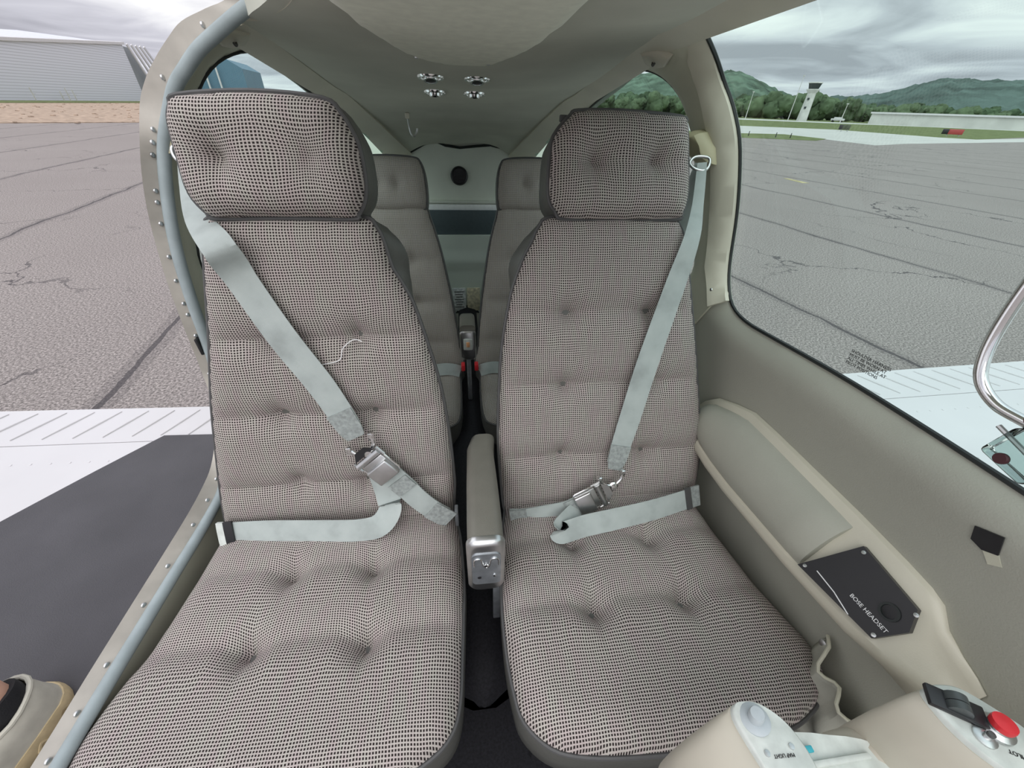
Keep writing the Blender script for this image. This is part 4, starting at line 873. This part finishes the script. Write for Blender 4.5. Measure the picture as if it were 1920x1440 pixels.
mb = MB(); tube(mb, crom([(.500, .02, 1.28), (.455, .052, 1.26), (.415, .058, 1.25), (.37, .05, 1.25)], 6), [.026]*19, 16); mb.build('crossbar', 'grip', yk)
mb = MB(); tube(mb, crom([(.24, .01, 1.26), (.30, .03, 1.25), (.36, .04, 1.25)], 6), .024, 16); mb.build('crossbar', 'grip', yk)
slab('hub_cover', [[V((a, b, z)) for a, b in ((.335, .077), (.39, .076), (.436, .064), (.446, .045), (.435, .0), (.33, .0))] for z in (1.20, 1.262, 1.274, 1.278)], 'plate', yk, 3)
mb = MB(); box(mb, (.375, .055, 1.280), (.09, .006, .006), bev=.002); mb.build('hub_rib', 'plate', yk)
mb = MB(); box(mb, (.355, .067, 1.281), (.009, .006, .004), bev=.001); mb.build('blue_sticker', 'teal', yk)
mb = MB(); tube(mb, [(.385, .03, 1.22), (.385, -.25, 1.22)], .014, 16); mb.build('yoke_shaft', 'alu', yk)

# ------------------------------------------------------------------ sun visor arm at right edge
vs_ = thing('sun_visor_arm', 'bent chrome rod with clear acrylic clamp in front of the pilot window', 'visor arm', (.47, .2, 1.64))
mb = MB(); tube(mb, crom([(.47, .262, 1.80), (.47, .2605, 1.745), (.47, .256, 1.704), (.47, .249, 1.675), (.47, .238, 1.655), (.47, .219, 1.644), (.47, .198, 1.643), (.47, .17, 1.645)], 6), .0048, 14); mb.build('rod', 'chrome', vs_)
mb = MB(); box(mb, (.468, .178, 1.620), (.020, .038, .034), Matrix.Rotation(.2, 3, 'X'), .004, 3); mb.build('acrylic_clamp', 'acrylic', vs_)
for y, z in ((.183, 1.612), (.187, 1.652)): mb = MB(); lathe(mb, [(.005, 0), (.005, .003), (.0045, .004), (.0001, .004)], (.459, y, z), (-1, 0, .15), 16); mb.build('clamp_knob', 'puck', vs_)
mb = MB(); tube(mb, [(.468, .205, 1.630), (.468, .165, 1.618)], .0022, 8); mb.build('clamp_bolt', 'alu', vs_)

# ------------------------------------------------------------------ wings
def wz(X, Y):
    X = np.abs(X); te = 1.33-.05*X; q = np.clip((te-Y)/1.7, 0, 1); return .80+.07*X+.062*np.sin(np.minimum(q*1.35, 1)*math.pi/2)-.07*np.clip((q-.74)/.26, 0, 1)**2
def wing(side, lab):
    t = thing('wing', lab, 'wing', (side*2, .5, .85)); hinge = .205
    def surf(y0f, y1f, nm, dz=0):
        xs = np.linspace(.655, 5.6, 40); rows = []; n2 = 22
        top = []; 
        for X in xs:
            te = 1.33-.05*X; ya, yb = te-y0f, te-y1f; ys = np.linspace(ya, yb, n2); zt = wz(X, ys)+dz
            thk = .14*np.sin(math.pi*np.clip((te-ys)/1.7, 0, 1))**.6+.004
            row = [V((side*X, y, z)) for y, z in zip(ys, zt)]+[V((side*X, y, z-t_)) for y, z, t_ in zip(ys[::-1], zt[::-1], thk[::-1])]; top.append(row)
        mb = MB(); loft(mb, top); return mb.build(nm, 'white', t, angle=30)
    surf(hinge+.004, 1.70, 'wing_skin'); fl = surf(0, hinge-.004, 'flap', -.004)
    k = 0
    for X in np.arange(.78, 5.0, .085):      # pressed stiffening beads on the flap
        te = 1.33-.05*X; a = V((side*X, te-.022, float(wz(X, te-.022))-.0025)); b = V((side*(X+.045), te-hinge+.03, float(wz(X+.045, te-hinge+.03))-.0025))
        mb = MB(); tube(mb, [a, a.lerp(b, .5), b], [.002, .0045, .002], 6); mb.build('bead', 'white', fl)
    # rivet lines
    for yo in (.30, .55, .85):
        mb = MB()
        for X in np.arange(.7, 4.2, .05):
            Y = 1.33-.05*X-yo; box(mb, (side*X, Y, float(wz(X, Y))), (.006, .006, .002))
        rv = mb.build('rivet_line', 'white', t, smooth=False); rv['kind'] = 'stuff'
    return t
wl = wing(-1, 'white aircraft wing with black walkway outside the open doorway'); wr = wing(1, 'plain white aircraft wing without walkway, seen through the pilot window')
walk = [(-.66, 1.105), (-.897, 1.10), (-1.06, 1.095), (-1.15, .925), (-1.248, .731), (-1.38, .45), (-1.42, .1), (-1.42, -.25), (-.66, -.25)]
mb = MB(); sheet(mb, walk, [], .05, lambda p: np.c_[p[:, 0], p[:, 1], wz(p[:, 0], p[:, 1])+.004], lambda p: np.c_[p[:, 0], p[:, 1], wz(p[:, 0], p[:, 1])-.004]); mb.build('walkway', 'walk', wl)['label'] = 'black non-slip walkway'
mb = MB(); sheet(mb, [(-.665, 1.285), (-.67, 1.285), (-.88, 1.15), (-.88, 1.135), (-.665, 1.142)], [], .03, lambda p: np.c_[p[:, 0], p[:, 1], wz(p[:, 0], p[:, 1])+.003], lambda p: np.c_[p[:, 0], p[:, 1], wz(p[:, 0], p[:, 1])-.006]); mb.build('step_patch', 'walk', wl)

# ------------------------------------------------------------------ person: one foot in a sneaker on the walkway
per = thing('person', 'foot of a person in a cream sneaker and black sock standing on the wing walkway', 'person', (-.80, .2, .915))
dirv = V((-.10, -1, 0)).normalized(); sdv = V((dirv.y*-1, dirv.x, 0)) # right side vector
def ft(l, s_, z): return V((-.812, .345, .913))+dirv*l*1.08+sdv*s_*1.28+V((0, 0, z*1.08))
prof = [(.0004, .005, .060), (.003, .014, .063), (.008, .0215, .067), (.016, .029, .070), (.030, .0345, .072), (.07, .037, .070), (.12, .038, .062), (.17, .046, .052), (.22, .049, .044), (.255, .040, .036), (.275, .022, .026), (.28, .006, .018)]
def sole_ring(z, g_):
    q_ = lambda l: .14+(l-.14)*(1+g_*.018)
    return [ft(q_(l), w_*(1+g_*.06), z) for l, w_, _ in prof]+[ft(q_(l), -w_*(1+g_*.06), z) for l, w_, _ in prof[::-1]]
mb = MB(); loft(mb, [sole_ring(-.003, .8), sole_ring(.008, 2.4), sole_ring(.022, 2.6), sole_ring(.030, 1.6)]); sho = None
sneaker = MB()
rgs = []
for l, w_, h_ in prof:
    rg = []
    for k in range(13):
        a = math.pi*k/12; rg.append(ft(l, math.cos(a)*w_, .022+(h_)*max(0, math.sin(a))**.7))
    rgs.append(rg)
# leg body: one continuous surface down into the shoe
bm_ = MB(); leg = [(ft(.055, 0, .05), .026), (ft(.048, 0, .08), .029), (ft(.045, 0, .105)+V((-.008, 0, 0)), .030), (ft(.04, .0, .14)+V((-.030, 0, 0)), .032), (ft(.04, 0, .22)+V((-.08, 0, 0)), .043), (ft(.04, 0, .34)+V((-.10, 0, 0)), .054), (ft(.03, 0, .42)+V((-.14, 0, 0)), .048)]
P = crom([p for p, _ in leg], 5); rr = [float(interp(i/(len(P)-1), np.linspace(0, 1, len(leg)), [q for _, q in leg])) for i in range(len(P))]
foot = crom([ft(.20, 0, .028), ft(.16, 0, .030), ft(.11, 0, .036), ft(.06, 0, .045)], 4)[:-1]
tube(bm_, foot+P, [.010+.012*i/len(foot) for i in range(len(foot))]+rr, 18); body = bm_.build('leg', 'skin', per)
so_ = mb.build('shoe_sole', 'sole', per)
cut = [rg for rg in rgs]
upm = MB(); rings = []
# upper: side walls up to a collar around the ankle, closed vamp in front
outer = sole_ring(.024, 1.2); n_o = len(outer)
def lerpring(k):
    out = []
    for i, (l, w_, h_) in enumerate(prof): out.append((l, w_, h_))
    return out
col = []
for i in range(n_o):
    j = i if i < len(prof) else 2*len(prof)-1-i; s_ = 1 if i < len(prof) else -1; l, w_, h_ = prof[j]
    th_ = math.pi*j/(len(prof)-1); cl = .058-.052*math.cos(th_); cw = .031*math.sin(th_)+.0005
    col.append(ft(cl, s_*cw, .078+.008*(1-min(1, l/.1))))
mid = []
for i in range(n_o):
    j = i if i < len(prof) else 2*len(prof)-1-i; s_ = 1 if i < len(prof) else -1; l, w_, h_ = prof[j]
    mid.append(ft(l+(.002 if l < .01 else -.012 if l > .2 else 0), s_*w_*1.0, .024+h_*.45))
mid2 = [m_.lerp(c_, .55)+V((0, 0, .006)) for m_, c_ in zip(mid, col)]
loft(upm, [outer, mid, mid2, col, [c_+V((0, 0, -.012)) for c_ in col]], caps=False); shu = upm.build('sneaker', 'shoe', per, angle=80)
for k in range(4):
    l_ = .125+.022*k; mb = MB(); tube(mb, crom([ft(l_, -.016, .056-.05*k*.12), ft(l_+.002, 0, .072-.006*k), ft(l_, .016, .056-.05*k*.12)], 4), .0022, 6); mb.build('lace', 'shoe', shu)
mb = MB(); tube(mb, col, .0042, 8, True); mb.build('shoe_collar', 'shoe', shu)
for k in range(6):
    c0 = sole_ring(.013, 2.2)[4 + k % 5]; mb = MB(); tube(mb, crom([c0+V((0, 0, -.006)), c0+dirv*.008+V((0, 0, .006)), c0+dirv*.018+V((0, 0, -.004))], 4), .003, 6); mb.build('sole_tread', 'sole', so_)
P2 = [p for p in P if p.z < .918+.106]; mb = MB(); tube(mb, P2, [float(interp(p.z, [.96, 1.0, 1.04], [.03, .038, .0375])) for p in P2], 18); mb.build('sock', 'sock', per)

# ------------------------------------------------------------------ ground and surroundings
mb = MB(); xs = np.r_[np.linspace(-1500, -60, 6), np.linspace(-50, 100, 16), np.linspace(150, 1500, 6)]; ys = np.r_[np.linspace(-400, -20, 4), np.linspace(0, 120, 13), np.linspace(200, 1500, 6)]
gv = [(a, b, 0) for b in ys for a in xs]; n_ = len(xs); mb.add(gv, [(i*n_+k, i*n_+k+1, (i+1)*n_+k+1, (i+1)*n_+k) for i in range(len(ys)-1) for k in range(n_-1)]); struct(mb.build('tarmac', 'tarmac'))
def patch(name, poly, z, mat, label=None, n=1, th=.004):
    P = [V((a, b, z)) for a, b in poly]; mb = MB()
    loft(mb, [[p-V((0, 0, z+.01)) for p in P], P]); return struct(mb.build(name, mat, smooth=False))
patch('grass_field', [(12, 60), (26, 95), (40, 200), (-30, 600), (700, 1300), (1300, 500), (300, 60), (86, 61), (86.1, 60.77), (62.7, 48.9), (60.9, 51.9), (62.3, 71), (48.9, 76), (26.5, 95.1)][2:], .012, 'grass')
patch('taxiway', [(8, 70), (26.464, 95.13), (48.88, 76.03), (62.29, 70.97), (60.9, 51.86), (62.74, 48.89), (110, 69), (130, 72), (90, 55), (39.98, 36.48), (33.52, 33.17), (34.86, 39.8), (36.7, 48.4), (31, 47.9), (15.7, 56)], .016, 'conc')
patch('grass_verge', [(1, 50), (8, 62), (15.697, 56.027), (31.063, 47.883), (36.725, 48.353), (35.653, 40.763), (31.915, 37.614), (25.7, 39.411), (12.432, 44.169)], .020, 'grass')
patch('runway', [(20, 210), (104, 140), (140, 120), (150, 105), (175, 95), (190, 100), (165, 130), (130, 160), (60, 250)], .03, 'conc')
patch('gravel_bank', [(-60, 12), (-31, 30.4), (-23.56, 37.328), (-13.487, 47.133), (-6, 60), (-20, 170), (-62, 170), (-64, 40)], .05, 'dirt')
patch('grass_strip', [(-64, 20), (-66, 175), (-80, 175), (-80, 20)], .08, 'grass')
patch('painted_mark', [(11.4, 14.2), (11.6, 14.2), (11.6, 13.2), (11.35, 13.2)], .006, 'yellow')
# stones and ridges in the bank
mb = MB(); random.seed(3)
for k in range(700):
    x = random.uniform(-62, -20); y = random.uniform(28, 150)
    if x+y*.0 > -16 or y < 24+(-20-x)*.3: continue
    if y < 52+x*.72: continue
    s_ = random.uniform(.04, .17); box(mb, (x, y, .05+s_*.2), (s_*2, s_*1.5, s_*.6), Matrix.Rotation(random.random()*3, 3, 'Z'), s_*.2, 1)
tag(mb.build('gravel_stones', 'dirt'), 'scattered stones and clods on the brown gravel bank by the hangar', 'stones', kind='stuff')
# hangar
hg = thing('hangar', 'long white corrugated hangar beyond the tarmac on the left', 'hangar', (-78, 70, 0))
mb = MB(); loft(mb, [[V((-75, y, 0)), V((-75, y, h)), V((-95, y, h+1.5)), V((-95, y, 0))] for y, h in ((20, 7.0), (94, 8.2), (124.5, 10.5))]); mb.build('wall', 'hangar', hg, smooth=False)
mb = MB(); loft(mb, [[V((-74.7, y, h-.1)), V((-74.7, y, h+.35)), V((-75.4, y, h+.45)), V((-75.4, y, h-.1))] for y, h in ((20, 7.0), (94, 8.2), (125, 10.5))]); mb.build('eave_trim', 'white', hg, smooth=False)
for k in range(5):
    mb = MB(); a = V((-74.6-.0*k, 125.5+1.5*k, 10.6)); b = V((-74.6, 130.5+2.2*k, 0)); box(mb, a.lerp(b, .5), (.3, .5, (a-b).length), Matrix.Rotation(math.atan2(5+.7*k, 10.6), 3, 'X'), .02, 1); mb.build('buttress', 'white', hg, smooth=False)
mb = MB(); loft(mb, [[V((-76, 124.6, 0)), V((-76, 124.6, 10.3)), V((-76, 128, 10.1)), V((-76, 133, 0))], [V((-88, 124.6, 0)), V((-88, 124.6, 10.3)), V((-88, 128, 10.1)), V((-88, 133, 0))]]); mb.build('end_wall', plain('grey_end_sheet', (.30, .32, .34), .6), hg, smooth=False)
random.seed(5)
for k, yy in enumerate((92.5, 98.5, 100.0, 101.5)):
    mb = MB(); h = (1.9, 1.5, 2.0, 1.8)[k]; box(mb, (-73.5, yy, h/2+.05), (.14, .14, h), bev=.02, seg=1); box(mb, (-73.5, yy+.25, h*.55), (.08, .6, .08)); 
    tag(mb.build('pipe_post', 'tower'), 'short grey utility post in the grass at the foot of the white hangar', 'post', 'utility posts by the hangar')
bb = thing('hangar', 'blue metal hangar seen through the rear left window', 'hangar', (-66, 150, 0))
mb = MB(); base = [(-80, 134.6), (-57.0, 138.6)]; loft(mb, [[V((x, y, 0)), V((x, y, z))] + [V((x-4, y+22, z)), V((x-4, y+22, 0))] for x, y, z in ((-73, 135, 6.2), (-66, 135.5, 8.0), (-59.6, 137.9, 9.4), (-56.6, 138.7, 7.6))]); mb.build('wall', 'bluebld', bb, smooth=False)
for x in (-64.5, -62.0, -67):
    mb = MB(); box(mb, (x, 135.0+(x+66)*.35-.2, 3.9), (.35, .3, 7.8)); mb.build('white_stripe', 'white', bb, smooth=False)
# hills
def hill(name, ridge, D0, D1, mat, lab, seed):
    mb = MB(); n = 130; m = 34; vs = []
    az = [math.atan2(a, b) for a, b, c in ridge]; hs = [c/math.hypot(a, b) for a, b, c in ridge]
    for i in range(n+1):
        A_ = az[0]+(az[-1]-az[0])*i/n; el = float(interp(A_, az, hs))
        for j in range(m+1):
            q = j/m; D = D0+(D1-D0)*q; H = el*D1
            prof_ = math.sin(min(1, q*1.12)*math.pi/2)**1.2 if q < .9 else max(0, 1-(q-.9)*3)
            z = H*prof_+3.0*noise.noise(V((A_*60+seed, D*.02, seed)))*min(1, q*4)+2.6*noise.noise(V((A_*330, D*.08, seed)))*min(1, q*6)
            vs.append((math.sin(A_)*D, math.cos(A_)*D, max(z, -1)))
    mb.add(vs, [(i*(m+1)+j, i*(m+1)+j+1, (i+1)*(m+1)+j+1, (i+1)*(m+1)+j) for i in range(n) for j in range(m)])
    o = mb.build(name, mat, angle=180); o['kind'] = 'structure'; o['label'] = lab; return o
ridgeA = [(60, 900, 14), (130, 890, 16), (198, 878, 20), (245, 866, 30), (305, 846, 45), (355, 827, 52), (396, 808, 49), (455, 776, 52), (476, 763, 47), (492, 754, 41), (515, 738, 31), (535, 724, 24), (560, 705, 15), (582, 687, 6), (600, 670, 0)]
ridgeB = [(500, 748, 2), (520, 734, 12), (548, 714, 20), (582, 687, 23), (620, 652, 26), (643, 629, 34.5), (661, 611, 42), (670, 600, 44), (679, 590, 42.5), (700, 566, 41), (718, 543, 41), (738, 515, 38), (780, 440, 36), (860, 300, 30)]
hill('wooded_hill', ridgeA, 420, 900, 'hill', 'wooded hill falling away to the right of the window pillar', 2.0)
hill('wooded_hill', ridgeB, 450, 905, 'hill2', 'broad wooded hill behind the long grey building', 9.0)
# trees along the far edge
def tree_mesh(seed, mat):
    rnd = random.Random(seed); mb = MB(); bm = bmesh.new(); bmesh.ops.create_icosphere(bm, subdivisions=3, radius=1); base_v = [v.co.copy() for v in bm.verts]; fcs = [[v.index for v in f.verts] for f in bm.faces]; bm.free()
    for k in range(9):
        c = V((rnd.uniform(-.55, .55), rnd.uniform(-.55, .55), rnd.uniform(.35, 1.25))) if k else V((0, 0, .75)); s_ = rnd.uniform(.32, .55) if k else .72
        mb.add([c+p*s_*(1+.35*noise.noise(p*3.1+V((seed, k, 0)))) for p in base_v], fcs)
    return mb
protos = []
def place_tree(k, x, y, h, lab, grp):
    t = thing('tree', lab, 'tree', (x, y, 0), grp); p = protos[k % len(protos)]
    for ch in p:
        c = ch.copy(); COL.objects.link(c); c.parent = t; c.matrix_parent_inverse = Matrix.Identity(4)
    t.scale = (h/1.75*random.uniform(.9, 1.25), h/1.75*random.uniform(.9, 1.25), h/1.75); t.rotation_euler = (0, 0, random.random()*6)
for k in range(6):
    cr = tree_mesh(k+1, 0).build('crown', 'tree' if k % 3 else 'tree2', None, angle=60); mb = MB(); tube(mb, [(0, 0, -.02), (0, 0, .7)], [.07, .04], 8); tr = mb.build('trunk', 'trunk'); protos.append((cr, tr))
random.seed(11)
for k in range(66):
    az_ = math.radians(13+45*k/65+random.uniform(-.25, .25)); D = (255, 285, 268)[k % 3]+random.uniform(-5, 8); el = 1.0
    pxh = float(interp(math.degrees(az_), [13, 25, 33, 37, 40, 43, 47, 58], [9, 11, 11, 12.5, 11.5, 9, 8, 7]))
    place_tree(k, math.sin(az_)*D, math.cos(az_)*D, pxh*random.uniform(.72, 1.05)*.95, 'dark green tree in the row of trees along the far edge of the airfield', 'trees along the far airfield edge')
for p in protos:
    for o in p: bpy.data.objects.remove(o)
# tower
tw = thing('control_tower', 'white airport control tower with dark glazed cab rising from the trees', 'tower', (124, 157, 0))
def ngon(c, R_, z, n=8, ph=.4): return [V((c[0]+R_*math.cos(2*math.pi*k/n+ph), c[1]+R_*math.sin(2*math.pi*k/n+ph), z)) for k in range(n)]
c = (124, 157); mb = MB(); loft(mb, [ngon(c, 1.7, 0), ngon(c, 1.45, 5), ngon(c, 1.35, 8.4)]); mb.build('shaft', 'tower', tw, smooth=False)
mb = MB(); loft(mb, [ngon(c, 1.4, 8.2), ngon(c, 2.1, 9.0), ngon(c, 2.1, 9.3)]); mb.build('gallery', 'tower', tw, smooth=False)
mb = MB(); loft(mb, [ngon(c, 1.55, 9.3), ngon(c, 2.1, 10.9)]); mb.build('cab', 'darkglass', tw, smooth=False)
mb = MB(); loft(mb, [ngon(c, 2.3, 10.9), ngon(c, 2.2, 11.2)]); mb.build('roof', 'tower', tw, smooth=False)
for z in (4.0, 6.5): mb = MB(); box(mb, (122.8, 156.1, z), (.5, .5, .6)); mb.build('window', 'darkglass', tw, smooth=False)
for (x, y, h, lab) in ((120.6, 159.6, 13.0, 'tall thin antenna mast just left of the control tower'), (113, 174, 8.5, 'thin antenna mast in front of the trees close to the window pillar'), (133.5, 150, 5.4, 'short pale pole standing right of the control tower')):
    mb = MB(); tube(mb, [(x, y, 0), (x, y, h)], [.16, .07], 8); box(mb, (x, y, h), (.5, .5, .25)); tag(mb.build('antenna_mast', 'tower'), lab, 'mast')
# long low building
lb = thing('terminal_building', 'long low pale building in front of the broad hill at the far right', 'building', (118, 97, 0))
a = V((143, 147, 0)); b = V((195, 84, 0)); dv = (b-a).normalized(); nv = V((dv.y, -dv.x, 0))
def strip(p0, p1, z0, z1, dep, off=0): 
    q0 = a+dv*p0-nv*off*-1; q1 = a+dv*p1+nv*off; return [[q0+V((0, 0, z0)), q0+V((0, 0, z1)), q0-nv*-dep+V((0, 0, z1)), q0-nv*-dep+V((0, 0, z0))], [q1+V((0, 0, z0)), q1+V((0, 0, z1)), q1+nv*dep+V((0, 0, z1)), q1+nv*dep+V((0, 0, z0))]]
mb = MB(); loft(mb, strip(0, 80, 0, 2.9, 9)); mb.build('wall', 'lwall', lb, smooth=False)
mb = MB(); loft(mb, strip(-.4, 80, 2.9, 3.35, 9.5)); mb.build('roof', 'white', lb, smooth=False)
for k in range(14):
    mb = MB(); q = a+dv*(2.2+4.6*k)-nv*.12; box(mb, q+V((0, 0, 1.5)), (2.2, .16, 1.6), Matrix.Rotation(math.atan2(dv.y, dv.x), 3, 'Z')); mb.build('door', plain('grey_bay_door', (.36, .38, .38), .6) if k == 0 else lb_m, lb, smooth=False) if k else None
    if k == 0:
        lb_m = plain('grey_bay_door', (.36, .38, .38), .6); mb.build('door', lb_m, lb, smooth=False)
def vehicle(c, s_, mat, lab, cat):
    t = thing(cat, lab, cat, (c[0], c[1], 0)); R_ = Matrix.Rotation(math.atan2(dv.y, dv.x), 3, 'Z')
    mb = MB(); box(mb, (c[0], c[1], s_[2]*.38+.25), (s_[0], s_[1], s_[2]*.5), R_, .12); mb.build('body', mat, t)
    mb = MB(); box(mb, (c[0], c[1], s_[2]*.75+.2), (s_[0]*.6, s_[1]*.88, s_[2]*.42), R_, .15); mb.build('cabin', mat, t)
    for sx in (-.32, .32):
        for sy in (-.45, .45):
            mb = MB(); o_ = R_ @ V((s_[0]*sx, s_[1]*sy, 0)); ax_ = R_ @ V((0, 1, 0)); lathe(mb, [(.33, -.1), (.33, .1)], (c[0]+o_.x, c[1]+o_.y, .34), ax_, 12); mb.build('wheel', 'black', t)
vehicle((150, 127), (4.6, 1.8, 1.5), 'white', 'white car parked before the long low building', 'car')
vehicle((161, 114), (5.5, 2.1, 2.6), 'white', 'white van parked farther right before the long low building', 'van')
vehicle((169, 104), (5.0, 2.1, 2.8), 'tan', 'tan van parked at the right end of the long low building', 'van')
vehicle((141, 160), (4.2, 1.8, 1.4), 'white', 'white car parked under the trees right of the control tower', 'car')
# airfield signs
def sign(x, y, w_, h_, mat, lab, ang=-.6):
    t = thing('airfield_sign', lab, 'sign', (x, y, 0)); R_ = Matrix.Rotation(ang, 3, 'Z')
    mb = MB(); box(mb, (x, y, .25+h_/2), (w_, .25, h_), R_, .03); mb.build('sign_box', mat, t)
    mb = MB(); o_ = R_ @ V((-w_*.55, -.02, 0)); box(mb, (x+o_.x, y+o_.y, .25+h_/2), (w_*.35, .28, h_), R_, .02); mb.build('sign_end', 'black', t)
    for sx in (-.35, .35):
        mb = MB(); o_ = R_ @ V((w_*sx, 0, 0)); box(mb, (x+o_.x, y+o_.y, .14), (.08, .08, .28)); mb.build('leg', 'alu', t)
sign(68, 56.2, 1.8, .6, plain('sign_red', (.42, .06, .06), .5), 'low red and black airfield sign in the grass right of the dark one')
sign(57, 62.6, 1.1, .62, plain('sign_dark', (.06, .07, .04), .5), 'small dark airfield sign in the grass beyond the taxiway')
for x, y, lab in ((28.5, 42.5, 'leftmost small dark marker post on the grass verge'), (30.5, 41.2, 'middle small dark marker post on the grass verge'), (31.6, 40.6, 'rightmost small dark marker post on the grass verge')):
    mb = MB(); tube(mb, [(x, y, 0), (x, y, .42)], [.05, .03], 8); tag(mb.build('marker_post', 'black'), lab, 'marker', 'marker posts on the verge')
